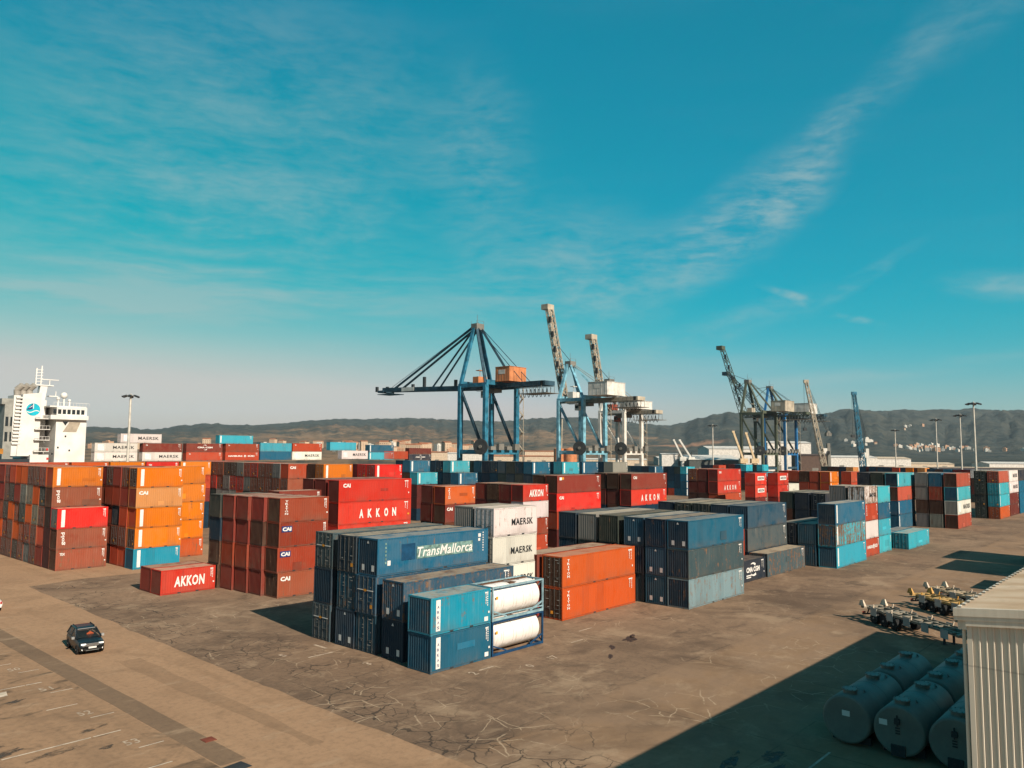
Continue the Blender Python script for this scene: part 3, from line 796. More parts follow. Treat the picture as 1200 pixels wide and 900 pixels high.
def container(x, y, z, L, H, spec, lod, label, group, seed, yaw=0.0):
    f = (spec + '///').split('/'); ck, end, mark = f[0], f[1] or 'e', f[2]
    rust = float(f[3]) if f[3] else RND.uniform(.22, .55)
    base = PAL[ck][0]; r = random.Random(seed * 7 + 1)
    k = .92 * r.uniform(.86, 1.12); colr = (base[0] * k, base[1] * k * r.uniform(.93, 1.07), base[2] * k, rust)
    hk = (L, round(H, 3)); kw = dict(color=colr)
    end, _, ek = end.partition(':')
    ecol = colr if not ek else (*[c * .92 for c in PAL[ek][0]], rust)  # separate end colours are mostly darker: shade of the end faces put into paint
    doors = end in ('d', 'w')
    COUNT['c'] += 1
    yaw = yaw + r.uniform(-.005, .005); dx = r.uniform(-.07, .07)
    mk = lambda nm, key, fn, mats, par: ob(nm, cached(key + hk, fn, mats, nm), par, color=ecol if key[0] in ('end', 'door', 'door1') else colr)
    if lod == 2:
        o = thing('shipping_container', label, 'container', (x + dx, y, z), yaw, group)
        mk('frame', ('frame',), lambda mb: g_frame(mb, L, H), [PAINT, DARK], o)
        mk('side_wall', ('near',), lambda mb: g_near_side(mb, L, H), PAINT, o)
        mk('side_wall', ('far',), lambda mb: g_far_side(mb, L, H), PAINT, o)
        mk('roof', ('roof',), lambda mb: g_roof(mb, L, H), ROOF, o)
        mk('end_wall', ('back',), lambda mb: g_back(mb, L, H), PAINT, o)
        if doors:
            for leaf in (0, 1):
                d = mk('door', ('door', leaf), lambda mb: g_door(mb, H, leaf), PAINT, o)
                ob('lock_rod', cached(('rod', leaf) + hk, lambda mb: g_rods(mb, H, leaf), RODST, 'lock_rod'), d)
            if end == 'w':
                bm = MB(); bm.box(-.05, .25, H * .62, -.034, W - .25, H * .62 + .06, 0); bm.poly([(-.055, W / 2 - .26, H * .62 + .03), (-.055, W / 2, H * .62 - .09), (-.055, W / 2 + .26, H * .62 + .03), (-.055, W / 2, H * .62 + .15)][::-1], 1)
                ob('door_bar', cached(('bar',) + hk, lambda mb: (mb.v.extend(bm.v), mb.f.extend(bm.f), mb.m.extend(bm.m)), [LETTER, AMBER], 'door_bar'), o)
            ob('door_marks', cached(('marks', seed % 4) + hk, lambda mb: g_marks(mb, H, seed % 4), [plain('worn_door_marks', (.26, .25, .23), .6, var=.3, scale=4), AMBER], 'door_marks'), o)
        else:
            mk('end_wall', ('end',), lambda mb: g_end(mb, L, H), PAINT, o)
            if end == 'p':
                pm = door_panel_marks(H, 'p'); ob('placard', cached(('plac',) + hk, lambda mb: (mb.v.extend(pm.v), mb.f.extend(pm.f), mb.m.extend(pm.m)), LETTER, 'placard'), o)
    else:
        def whole(mb):
            g_frame(mb, L, H, 0, 2); g_near_side(mb, L, H); g_far_side(mb, L, H); g_back(mb, L, H)
            if lod == 0:
                g_roof(mb, L, H, 1); g_end(mb, L, H)
        o = ob('shipping_container', cached(('whole', lod) + hk, whole, [PAINT, ROOF, DARK], 'container_shell'), None, (x + dx, y, z), yaw, **kw)
        tag(o, label, 'container', group)
        if lod == 1:
            mk('roof', ('roof',), lambda mb: g_roof(mb, L, H), ROOF, o)
            if doors:
                for leaf in (0, 1):
                    d = mk('door', ('door1', leaf), lambda mb: (g_door(mb, H, leaf), g_rods(mb, H, leaf, 1)), [PAINT, RODST], o)
                ob('door_marks', cached(('marks', seed % 4) + hk, lambda mb: g_marks(mb, H, seed % 4), [plain('worn_door_marks', (.26, .25, .23), .6, var=.3, scale=4), AMBER], 'door_marks'), o)
            else:
                mk('end_wall', ('end',), lambda mb: g_end(mb, L, H), PAINT, o)
    if lod and r.random() < .55 and mark not in ('tm', 'maersk', 'akkon', 'akkonwide', 'cmabig'):
        # a repainted or scraped patch on the long side
        pm = MB(); x0 = r.uniform(.25, .62) * L; w = r.uniform(.5, 2.2); z0 = r.choice((.18, .2, r.uniform(.4, H * .5))); hh = r.uniform(.3, 1.0)
        pm.quad((x0, -.0015, z0), (min(L - .3, x0 + w), -.0015, z0), (min(L - .3, x0 + w), -.0015, min(H - .2, z0 + hh)), (x0, -.0015, min(H - .2, z0 + hh)))
        q = r.choice((.62, .78, 1.22, 1.4)); ob('repaint_patch', pm.mesh('repaint_patch', PAINT), o, color=(*[min(.6, c * q + .004) for c in colr[:3]], r.uniform(.2, .6)))
    if mark: ob('lettering', lettering(mark, L, H, seed), o)
    elif lod: ob('lettering', lettering('plain', L, H, seed), o)
    return o
SEED = [0]
# containers past the 300 that show largest: joined further down into one object
MASS_OF = {
    'far left wall': '9.3 9.2 9.1 11.4 12.4 9.0 13.4 13.3 13.2 13.1 13.0 12.3 12.2 12.1 12.0 11.3 11.2 11.1 11.0 10.4 10.3 10.2 10.1 10.0',
    'amber stack on left': '4.4 4.3 3.0 3.1 5.4 4.2 5.3 5.2',
    'long dark blue row': '6.3 4.3 5.3 7.3 8.4 0.3 8.3',
    'second blue step': '2.3',
    'far blue tower': '0.3 0.2 0.1 0.0 2.3 1.0 1.3 1.1 2.2 2.1 2.0 1.2 3.3 3.2 3.1',
    'right front blue stack': '4.1 3.1',
    'distant second cyan pile': '0.3 2.3 1.3',
    'distant third cyan pile': '0.3 1.3 2.3',
    'orange pair in front': '1.0',
    'grey step': '1.4 3.4 2.4',
    'scarlet step beside door wall': '2.4',
    'row behind, nearest the doors': '0.3 0.2',
    'right edge blue stack': '0.2 0.1 0.0',
    'far red stack': '2.1 1.1',
    'four coloured middle stack': '3.2 2.2 1.2',
    'right red tower': '0.1 0.0',
    'distant light orange pile': '0.3 1.3 2.3',
    'cyan step': '1.4 2.4',
    'distant maroon pile': '2.3 1.3 0.3',
    'dark stack in mid yard': '0.1',
    'orange row, right end': '0.2',
    'orange row behind': '4.3 3.2 4.2',
    'distant red pile': '0.3 1.3 2.3',
    'distant pale orange pile': '0.3 1.3 2.3',
    'seventh deck bay on the ship': '3.1 2.1 1.1',
    'distant dark red pile': '2.3 1.3 0.3',
    'distant orange red pile': '0.3 2.3 1.3',
    'wall of container doors': '10.2 9.2 7.2 11.4 8.2 6.2 10.1 11.0 5.2 4.2 2.2 11.3 11.2 10.0 9.1 9.0 8.1 8.0 3.2 1.2 12.4 12.3 12.2 12.1 12.0 11.1',
    'first blue step': '2.4',
    'far dark blue row': '3.3 2.3 1.3 4.3 6.3 5.3',
    'distant white pile': '0.3 1.3 2.3',
    'distant second dark red pile': '2.3 1.3 0.3',
    'upper ship row, cyan pair': '1.0',
    'distant amber pile': '0.3 1.3 2.3',
    'first deck bay on the ship': '1.2 1.1',
    'upper ship row by the mast': '1.0',
    'row behind, sixth bay': '0.4',
    'distant blue pile': '0.3 2.3 1.3',
    'gap between blue stacks': '0.1 0.0',
    'second deck bay on the ship': '1.2 1.1',
    'blue and cyan stack': '2.0',
    'distant pale cyan pile': '2.3 0.3 1.3',
    'distant low cyan pile': '0.2 2.2 1.2',
    'third deck bay on the ship': '1.1 1.2',
    'white stack behind foreground stack': '0.0 1.2',
    'distant second blue pile': '1.3 0.3 2.3',
    'distant short cyan pile': '2.2 1.2 0.2',
    'distant edge cyan pile': '2.3 0.3 1.3',
    'distant second white pile': '2.3 1.3 0.3',
    'tenth deck bay on the ship': '0.0',
    'tall shading stack outside frame': '0.3 0.2 0.1 0.0',
    'tall cyan topped stack': '2.2 1.2',
    'small white topped stack': '1.2',
    'sixth deck bay on the ship': '1.2 1.1',
    'short shading stack outside frame': '0.1 0.0',
    'shading stack outside frame': '1.3 1.2 1.1 1.0 0.3 0.2 0.1 0.0',
    'row behind, scarlet bay': '0.3 0.2',
    'row behind, far left bay': '0.4',
    'mixed stack behind cyan': '1.2',
    'maroon and scarlet stack': '1.2',
    'long red stack': '2.2 1.2',
    'left red tower': '0.0',
    'distant navy pile': '2.2 1.2 0.2',
    'distant dark blue pile': '2.2 1.2 0.2',
}
MASS = {f"{p}|{t.replace('.', '|')}" for p, ts in MASS_OF.items() for t in ts.split()}
MASSED = []
def block(phrase, X, Y, L, H, cols, lod=1, ys=None, pitch=2.53, dxs=None, z0=0.0, hs=None, suffix=None):
    """cols run away from the yard (+y); each column lists its tiers from the ground up; '#' is a hidden one, '' none"""
    nt = max(len(c) for c in cols)
    for ci, col in enumerate(cols):
        y = ys[ci] if ys else Y + ci * pitch
        x = dxs[ci] if dxs else X
        z = z0
        for ti, spec in enumerate(col):
            h = hs[ti] if hs else H
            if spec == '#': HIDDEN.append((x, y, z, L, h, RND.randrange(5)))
            elif spec:
                SEED[0] += 1
                f = (spec + '///').split('/')
                mw = MARKWORD[f[2]]
                tier = 'alone on the ground' if len(col) == 1 else ('top' if ti == len(col) - 1 else 'bottom' if ti == 0 else ORD[ti]) + ' tier'
                cphr = '' if len(cols) == 1 else ORD[ci] + ' column of '
                lab = f"{PAL[f[0]][1]} container"
                full = f"{lab} {mw}, {tier}, {cphr}{phrase}" if mw else f"{lab}, {tier}, {cphr}{phrase}"
                full = ' '.join(full.split())
                if len(full.split()) > 16: full = ' '.join(f"{lab}, {tier}, {cphr}{phrase}".split())
                key = f'{phrase}|{ci}|{ti}'
                if key in MASS: MASSED.append((x, y, z, L, h, spec))
                else: container(x, y, z, L, h, spec, lod, full, 'containers of ' + phrase, SEED[0])['key'] = key
            z += h
# front group ------------------------------------------------------
block('foreground blue stack', 38.05, 48.1, L40, HC, [['B2/d', 'B2/w', 'B/p:DB/tm/.42'], ['DB/p', 'B2/d', 'DB/d//.4'], ['GB/w//.5', 'DB/e', 'GB/w//.5']], 2, ys=[48.1, 50.72, 53.95])
block('low pair against foreground stack', 38.0, 44.85, L40, HC, [['DB/p', 'B2/p//.62']], 2)
block('pair at the front corner', 37.45, 41.2, L20, S, [['B/e:B2/arkas/.35', 'BT/e:B2/arkas/.5']], 2)
block('white stack behind foreground stack', 51.3, 48.3, L20, S, [['W/d/maersk/.3', 'W/d/maersk/.35', 'W/d/maersk/.35', 'W/d/maersk/.5'], ['#', '#', 'G/e', 'G/e']], 2, ys=[48.3, 50.98])
block('orange pair in front', 57.4, 45.2, L40, HC, [['TO/d:DBR/triton/.12', 'TO/d:DBR/triton/.12'], ['M/e', 'M/e']], 2, ys=[45.2, 47.98], dxs=[57.4, 57.05])
block('right front blue stack', 70.3, 39.4, L40, HC, [['PB/e:DB//.55', 'GB/e:DB//.5', 'B/p:DB/plain/.40'], ['B2/p', 'B2/p', 'DB/e'], ['GB/e', 'N/e', 'B2/p'], ['#', 'GG/e', 'GG/e'], ['#', 'GG/e', 'G/e'], ['#', 'DB/e', 'DB/e']], 2, ys=[39.4, 42.0, 44.7, 47.85, 50.75, 53.5])
block('blue stack behind right front', 95.4, 44.95, L40, HC, [['#', 'GB/e//.5', 'B2/e/plain/.4'], ['#', '#', 'DB/p'], ['#', '#', 'GG/d'], ['#', '#', 'GG/d'], ['#', '#', 'DB/e']], 1, ys=[44.95, 47.7, 50.4, 53.1, 55.8])
block('gap between blue stacks', 82.95, 45.3, L40, HC, [['OR/e', 'OR/e']], 1)
block('low grey row', 95.2, 42.3, L40, HC, [['GB/e//.66']], 2)
block('low row beside right front stack', 82.85, 42.5, L40, S, [['N/e/cmabig/.2']], 2)
# middle right ------------------------------------------------------
block('blue and cyan stack', 108.95, 38.65, L40, HC, [['C/e:B2/strip/.2', 'C/e:B2/strip/.78', 'B/e:DB/strip/.25'], ['B2/e', 'B2/e'], ['N/d', 'N/d']], 1, ys=[38.65, 41.45, 44.2])
block('mixed stack behind cyan', 124.0, 39.6, L20, S, [['OR/e/hsud', 'W/e//.4', 'OR/e/triton', 'W/e/maersk/.75'], ['#', '#', 'G/e', 'G/e//.5']], 1, ys=[39.6, 42.45], hs=[2.65] * 4)
block('thin cyan stack', 130.5, 39.65, L20, S, [['C/e', 'C/e', 'B/e', 'C/e']], 1, hs=[2.6] * 4)
block('dark stack in mid yard', 136.0, 49.9, L40, HC, [['#', 'N/d', 'N/d'], ['#', 'N/p', 'N/p'], ['#', '#', 'GG/e']], 1, ys=[49.9, 52.75, 55.5])
block('low pair on right', 139.2, 37.75, L40, S, [['C/d//.45'], ['B/e']], 1, ys=[37.75, 40.45])
block('tall cyan topped stack', 175.1, 49.25, L40, HC, [['B/e/strip', 'B/e/strip', 'SA/e:DBR/plain', 'C/e:DB/strip/.4'], ['#', '#', 'DB/e', 'GG/e'], ['#', '#', 'N/e', 'N/p']], 1, ys=[49.25, 52.15, 54.9])
block('tall salmon topped stack', 184.8, 40.4, L40, HC, [['SA/e:DBR/plain', 'W/e:G/maersk/.3', 'C/e:B2/strip', 'SA/e:DBR'], ['G/e', 'DBR/e', 'RR/e', 'B/e'], ['G/e', 'DBR/e', 'G/e', 'G/e']], 1, ys=[40.4, 43.3, 46.0])
block('far right stack', 220.8, 39.1, L40, HC, [['TO/d', 'C/d/strip', 'C/d/strip/.5', 'SA/d'], ['GG/d', 'GG/d', 'GG/d', 'GG/d']], 1, ys=[39.1, 42.0])
block('white topped right stack', 233.6, 39.1, L40, HC, [['DR/e/plain', 'DR/e/plain', 'W/e/maersk', 'W/e/maersk']], 1)
block('right edge blue stack', 246.4, 39.0, L40, HC, [['B/e', 'B/e', 'B/e', 'N/e']], 1)
# left --------------------------------------------------------------
block('rust red stack on left', 44.9, 73.25, L20, S, [['RB/e:DBR/cai/.5', 'RR/e:DBR/caibox', 'RR/e:DBR/caibox', 'RR/e:DBR/triton/.2'], ['M/e', 'M/e', 'DBR/e', 'M/e'], ['M/e', 'RR/e', 'M/e', 'M/e'], ['M/e', 'RR/e', 'M/e', 'M/e'], ['DBR/e', 'DBR/e', 'DB/e', 'GG/e']], 2, ys=[73.25, 75.8, 78.35, 81.0, 83.55], dxs=[44.95, 44.6, 44.25, 44.0, 43.75])
block('stack behind rust red one', 52.3, 85.4, L20, S, [['#', '#', '#', 'M/e']], 1)
block('left near pair', 37.35, 83.3, L20, S, [['R/e:M/akkon/.15'], ['M/e']], 2, ys=[83.3, 85.95])
lr = random.Random(5)
ENDS = ['RB/d', 'TO/d', 'RB/d', 'TO/e', 'OR/e', 'GG/d', 'DBR/d', 'G/d', 'TO/e', 'M/e', 'CR/d', 'RB/d', 'OR/d']
def rnd_cols(n, t, r): return [[r.choice(ENDS) for _ in range(t)] for _ in range(n)]
cols = [['RB/e:DBR/small', 'RB/e:DBR/gold', 'BR/d:G/strip/.1']] + [['#', '#', '#', 'RB/e:DBR/gold', 'O/e:RR/strip/.12']] + rnd_cols(12, 5, lr)
block('far left wall', 35.35, 108.9, L20, S, cols, 1)
cols = [['BT/e:B2/strip/.3', 'O/d:DBR/strip/.1', 'O/e:OR/strip/.15', 'LO/e:M/cai/.3', 'O/d:DBR/strip/.12']] + [['OR/e', 'RB/d', 'OR/e', 'M/e', 'RB/d'], ['OR/e', 'RB/d', 'N/e', 'RR/e', 'M/e'], ['DBR/e', 'RB/d', 'RR/e', 'RR/e', 'RB/d'], ['#', '#', 'G/d', 'RB/d', 'M/e'], ['#', '#', 'G/d', 'G/d', 'G/d']]
block('amber stack on left', 42.65, 103.35, L20, S, cols, 1, ys=[103.35, 106.0, 108.5, 111.0, 113.5, 116.0])
block('amber stack set back', 49.35, 110.6, L20, S, [['TO/e/plain', 'O/e/plain', 'O/e/plain', 'O/e/plain', 'O/e/plain']], 1)
for X, s in ((68.6, 'O/e/strip'), (62.2, 'BR/e/small'), (55.8, 'O/e/plain'), (49.4, 'TO/e'), (43.0, 'OR/e'), (36.6, 'OR/e'), (30.2, 'C/e')):
    block({68.6: 'row behind, nearest the doors', 62.2: 'row behind, scarlet bay', 55.8: 'row behind, third bay', 49.4: 'row behind, fourth bay', 43.0: 'row behind, fifth bay', 36.6: 'row behind, sixth bay', 30.2: 'row behind, far left bay'}[X], X, 147.0, L20, S, [(['#', '#', 'M/e', 'OR/e', s] if X > 60 else ['#', '#', '#', '#', s])], 1)
DR_ = ['RB/d', 'RB/d', 'G/d', 'OR/d', 'GG/d', 'RB/d', 'DBR/d', 'R/d', 'G/d', 'RB/d']
dr = random.Random(3)
cols = [['#', '#', '#', 'RB/d', 'OR/e/cai']] + [(['#', '#'] if k < 7 else [dr.choice(DR_), dr.choice(DR_)]) + [dr.choice(DR_) for _ in range(3)] for k in range(12)]
block('wall of container doors', 75.0, 119.85, L20, S, cols, 1)
block('amber step beside door wall', 78.6, 114.5, L20, S, [['#', '#', '#', '#', 'O/d/strip'], ['#', '#', '#', '#', 'DBR/e']], 1)
block('scarlet step beside door wall', 85.2, 108.8, L20, S, [['#', '#', '#', '#', 'BR/d/strip'], ['#', '#', '#', '#', 'BR/d'], ['#', '#', '#', '#', 'DR/d']], 1)
block('long red stack', 60.1, 84.05, L40, HC, [['#', 'R/e', 'R/e:DR/akkonwide/.1', 'R/e:DR/cai/.1'], ['#', '#', 'DR/e', 'DR/e'], ['#', '#', 'DR/e', 'DR/e']], 1, ys=[84.05, 87.1, 89.9])
block('orange topped middle stack', 76.9, 82.0, L20, S, [['#', '#', 'M/e:DBR/cai', 'TO/e:DR/triton'], ['#', '#', 'DR/e', 'DR/e']], 1, pitch=2.75)
block('four coloured middle stack', 90.2, 78.8, L20, S, [['OR/e/plain', 'RR/e/plain', 'W/e', 'R/e:DR/akkon/.1'], ['#', '#', 'DR/e', 'DR/e'], ['#', '#', 'DBR/e', 'DBR/e'], ['#', '#', 'DR/e', 'M/e']], 1, pitch=2.62)
block('maroon and scarlet stack', 99.4, 79.5, L40, HC, [['#', 'RR/e', 'BR/e:DR/cai/.1', 'M/e:DBR/tex'], ['#', '#', 'DR/e', 'DBR/e']], 1, pitch=2.8)
block('second maroon stack', 119.7, 78.55, L40, HC, [['#', '#', 'R/e:DR/akkonwide/.1', 'M/e:DBR/cai'], ['#', '#', 'DR/e', 'DBR/e'], ['#', '#', 'DR/e', 'DBR/e']], 1, pitch=2.85)
block('far red stack', 171.0, 87.9, L40, HC, [['#', 'OR/e', 'R/e:DR/akkonwide/.1', 'R/e:DR/cai/.1'], ['#', 'DBR/e', 'DR/e', 'DR/e'], ['#', 'DBR/e', 'DR/e', 'RB/d']], 1, pitch=2.75)
block('left red tower', 167.6, 77.0, L20, S, [['M/e', 'DR/e', 'R/e/akkonbox', 'R/e/akkonbox']], 1, hs=[2.75] * 4)
block('right red tower', 174.2, 74.6, L20, S, [['DR/e', 'M/e', 'R/e', 'R/e/akkonbox']], 1, hs=[2.75] * 4)
block('small white topped stack', 183.4, 75.8, L20, S, [['#', '#', 'W/e/small'], ['#', '#', 'G/e']], 1, hs=[2.75] * 3)
block('orange row behind', 199.4, 71.85, L20, S, [['#', '#', 'O/e:OR/strip', 'O/e:OR/strip'], ['#', '#', 'OR/e', 'OR/e'], ['#', '#', 'OR/e', 'DBR/e'], ['#', '#', 'DBR/e', 'OR/e'], ['#', '#', 'OR/e', 'OR/e']], 1, hs=[2.75] * 4, pitch=2.7)
block('orange row, right end', 205.9, 68.9, L20, S, [['#', '#', 'OR/e', 'OR/e']], 1, hs=[2.75] * 4)
# blue rows in the middle distance -----------------------------------
hb = [2.64] * 5
block('first blue step', 114.7, 131.4, L20, 2.64, [['#', '#', '#', 'C/e/strip'], ['#', '#', '#', '#', 'B/e/strip'], ['#', '#', '#', '#', 'DB/e']], 1)
block('second blue step', 121.2, 125.0, L20, 2.64, [['#', '#', '#', 'B/e/strip'], ['#', '#', '#', 'DB/e', 'C/e/strip'], ['#', '#', '#', 'DB/e', 'DB/d'], ['#', '#', '#', '#', 'DB/e']], 1)
block('long dark blue row', 127.7, 106.5, L20, 2.64, [['#', '#', '#', 'GB/e/strip'], ['#', '#', '#', 'DB/e', 'B/e/strip'], ['#', '#', '#', 'GG/e', 'DB/e'], ['#', '#', '#', 'DB/e', 'GG/e'], ['#', '#', '#', 'GG/d', 'GB/e'], ['#', '#', '#', 'DB/d', 'DB/d'], ['#', '#', '#', 'N/d', 'N/e'], ['#', '#', '#', 'DB/d', 'B2/e'], ['#', '#', '#', 'GG/d', 'GG/e']], 1)
block('cyan step', 134.2, 105.9, L20, 2.64, [['#', '#', '#', '#', 'C/e/strip'], ['#', '#', '#', '#', 'DB/e'], ['#', '#', '#', '#', 'GG/e']], 1)
block('blue step after cyan', 140.7, 105.3, L20, 2.64, [['#', '#', '#', '#', 'B/e/strip']], 1)
block('grey step', 147.2, 101.6, L20, 2.64, [['#', '#', '#', '#', 'G/e'], ['#', '#', '#', '#', 'DB/e'], ['#', '#', '#', '#', 'GG/e'], ['#', '#', '#', '#', 'GG/d']], 1)
block('far blue tower', 249.6, 140.5, L20, 2.6, [['B2/e/strip', 'B2/e/strip', 'B/e/strip', 'C/e/strip'], ['B2/e', 'DB/e', 'DB/e', 'GG/e'], ['OR/e', 'B2/e', 'DB/e', 'DB/e'], ['#', 'N/e', 'N/e', 'N/e']], 0)
block('far dark blue row', 243.2, 149.7, L20, 2.6, [['#', '#', '#', 'B/e/strip'], ['#', '#', '#', 'N/e'], ['#', '#', '#', 'DB/e'], ['#', '#', '#', 'DB/e'], ['#', '#', '#', 'GB/e'], ['#', '#', '#', 'DB/e'], ['#', '#', '#', 'N/e']], 0)
# far rows on the right, a few pixels each
FAR = [(842, 320, 'OR', 4), (866, 350, 'C', 4), (874, 340, 'C', 4), (893, 345, 'C', 4), (898, 325, 'C', 3), (925, 320, 'C', 3), (948, 330, 'N', 3), (966, 330, 'DB', 3), (985, 320, 'DR', 4), (999, 315, 'LO', 4), (1030, 335, 'M', 4), (1042, 330, 'DR', 4), (1053, 320, 'OR', 4), (1069, 320, 'O', 4), (1083, 320, 'LO', 4), (1114, 300, 'B', 4), (1136, 300, 'B', 4), (1146, 297, 'W', 4), (1160, 297, 'W', 4), (1172, 297, 'C', 4)]
def at_px(px, D):
    v = px_dir(px, 529); k = D / math.hypot(v.x, v.y)
    return v.x * k, v.y * k
for k, (px, D, c, nt) in enumerate(FAR):
    x, y = at_px(px, D)
    nm = ['red', 'pale cyan', 'second cyan', 'third cyan', 'low cyan', 'short cyan', 'navy', 'dark blue', 'dark red', 'light orange', 'maroon', 'second dark red', 'orange red', 'amber', 'pale orange', 'blue', 'second blue', 'white', 'second white', 'edge cyan'][k]
    block(f'distant {nm} pile', x, y, L20 if px < 1100 else L40, 2.65, [['#'] * (nt - 1) + [c + '/e'], ['#'] * (nt - 1) + [RND.choice(['DB/e', 'GG/e', 'DR/e', 'DBR/e', 'N/e'])], ['#'] * (nt - 1) + [RND.choice(['DB/e', 'GG/e', 'DR/e', 'DBR/e', 'N/e'])]], 0)
# stacks outside the frame on the right that shade the yard
block('shading stack outside frame', 117.0, 8.3, L40, S, [['M/e', 'B/e', 'OR/e', 'M/e'], ['B2/e', 'M/e', 'DB/e', 'C/e']], 1, pitch=2.5)
block('tall shading stack outside frame', 130.0, 11.2, L40, HC, [['M/e', 'OR/e', 'B/e', 'M/e']], 1)
block('short shading stack outside frame', 103.8, 11.6, 8.0, S, [['M/e', 'B/e']], 1)
# the containers that show smallest, and those inside the stacks that carry the visible ones
mb = MB(); keys = []; kidx = {}
def slot(name, m):
    if name not in kidx: kidx[name] = len(keys); keys.append(m)
    return kidx[name]
DARKM = slot('dark', DARK)
for x, y, z, L, h, spec in MASSED:
    f = (spec + '///').split('/'); c = PAL[f[0]][0]; ek = f[1].partition(':')[2]
    m0 = slot(f[0], plain('box_' + PAL[f[0]][1].replace(' ', '_'), tuple(q * .92 for q in c), .6, 0, .22, .8)); m1 = slot(ek, plain('box_' + PAL[ek][1].replace(' ', '_'), PAL[ek][0], .6, 0, .22, .8)) if ek else m0  # end colour again carries the painted shade of the end faces
    sub = MB(); g_frame(sub, L, h, m0, DARKM); g_near_side(sub, L, h, m0); g_far_side(sub, L, h, m0); g_back(sub, L, h, m0); g_roof(sub, L, h, m0); g_end(sub, L, h, m1)
    if f[2] in ('strip', 'arkas'): rect(sub, L * .05 - .05, h * .1, L * .05 + .4, h * .93, slot('white', LETTER))
    i = len(mb.v); mb.v += [(a + x, b + y, q + z) for a, b, q in sub.v]; mb.f += [tuple(i + k for k in fc) for fc in sub.f]; mb.m += sub.m
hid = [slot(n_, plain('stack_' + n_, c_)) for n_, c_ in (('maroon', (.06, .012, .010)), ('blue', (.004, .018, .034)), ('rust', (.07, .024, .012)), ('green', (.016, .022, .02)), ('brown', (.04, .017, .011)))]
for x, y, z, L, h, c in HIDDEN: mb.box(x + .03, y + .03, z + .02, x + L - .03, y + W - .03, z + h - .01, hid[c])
o = ob('stacked_containers', mb.mesh('stacked_containers', keys))
tag(o, 'the many small far containers and those lower down inside the stacks', 'containers', kind='stuff')
print('containers', COUNT['c'], 'massed', len(MASSED), 'hidden', len(HIDDEN))
# ------------------------------------------------------------------ tank containers
def tank_container(z, label, framecol, seed):
    o = thing('tank_container', label, 'tank container', (43.78, 41.25, z), 0, 'tank containers at the front corner')
    L, H = L20, S
    fm = plain('tank_frame_' + framecol[0], framecol[1], .55, 0, .25, 2)
    mb = MB()
    p = .13
    for x in (0, L - p):
        for y in (0, W - p): mb.box(x, y, 0, x + p, y + p, H)
        mb.box(x, p, 0, x + p, W - p, .14); mb.box(x, p, H - .12, x + p, W - p, H)
        mb.beam((x + p / 2, p, .2), (x + p / 2, W - p, H - .2), .07); mb.beam((x + p / 2, W - p, .2), (x + p / 2, p, H - .2), .07)
    for y in (.002, W - .132):
        mb.box(p, y, .02, L - p, y + .13, .20)
    ob('frame', mb.mesh('frame', fm), o)
    mb = MB()
    for y in (.004, W - .114): mb.box(p, y, H - .13, L - p, y + .11, H - .01)
    for s in (0, 1):
        x0, x1 = (p, p + 1.5) if s == 0 else (L - p, L - p - 1.5)
        mb.beam((x0, .06, .78), (x1, .06, .24), .10, .10)
    mb.box(p, .02, .38, L - p, .07, .47) if seed else None
    ob('side_rail', mb.mesh('side_rail', fm), o)
    prof = []
    r = 1.20; n = 6
    for k in range(n + 1):
        a = math.pi / 2 * k / n; prof.append((.04 + .30 * (1 - math.sin(math.pi / 2 - (math.pi / 2 - a))) if False else .04 + .34 * (1 - math.cos(a)), max(.02, r * math.sin(a) ** .62)))
    Lt = L - .34
    prof += [(Lt - t, rr) for t, rr in prof[::-1]]
    m, nn, b = new_mat('stained_tank_white')
    t = nn.n('ShaderNodeTexCoord'); x, y, zz = nn.sep(t.outputs['Object'])
    d = nn.noise(nn.comb(nn.math('MULTIPLY', x, 2.5), y, nn.math('MULTIPLY', zz, .35)), 1.2, 5, .7)
    low = nn.ss(nn.math('SUBTRACT', nn.noise(t.outputs['Object'], 1.5, 4), zz), -.35, .05)
    c = nn.mix(nn.math('MULTIPLY', nn.ss(d, .56, .72), .55), (.60, .56, .52), (.26, .19, .13))
    c = nn.mix(nn.math('MULTIPLY', low, .5), c, (.22, .16, .11))
    nn.put(b.inputs['Base Color'], c); b.inputs['Roughness'].default_value = .45
    mb = MB(); mb.lathe((.17, W / 2, 1.36), (1, 0, 0), prof, 32)
    tk = ob('tank', mb.mesh('tank', m, True), o)
    mb = MB()
    for k in range(1, 5):
        xx = .17 + Lt * k / 5; mb.lathe((xx - .02, W / 2, 1.36), (1, 0, 0), [(0, r + .002), (.01, r + .012), (.03, r + .012), (.04, r + .002)], 32)
    ob('band', mb.mesh('band', plain('tank_band', (.40, .36, .31), .6)), tk)
    mb = MB()
    mb.box(.3, 1.50, H - .06, L - .3, 1.95, H - .02); mb.box(L / 2 - .35, .60, H - .06, L / 2 + .35, 1.50, H - .02)
    for k in range(14): mb.box(.35 + k * .39, 1.48, H - .02, .39 + k * .39, 1.97, H - .005)
    ob('walkway', mb.mesh('walkway', RUSTY), o)
    mb = MB(); mb.tube((L / 2, W / 2 + .1, H - .12), (L / 2, W / 2 + .1, H + .0), .28, 14); mb.tube((L / 2 + 1.2, W / 2, H - .12), (L / 2 + 1.2, W / 2, H - .03), .14, 10)
    ob('hatch', mb.mesh('hatch', STEEL), o)
    mb = MB(); mb.box(.4, -.004, 1.62, .62, .0, 1.84); ob('placard', mb.mesh('placard', AMBER), o)
    return o
tank_container(0.0, 'white tank container in a dark blue frame, on the ground beside the front corner pair', ('navy', (.006, .035, .085)), 0)
tank_container(S, 'white tank container in a pale blue rusty frame, stacked on another tank', ('pale', (.16, .25, .28)), 1)

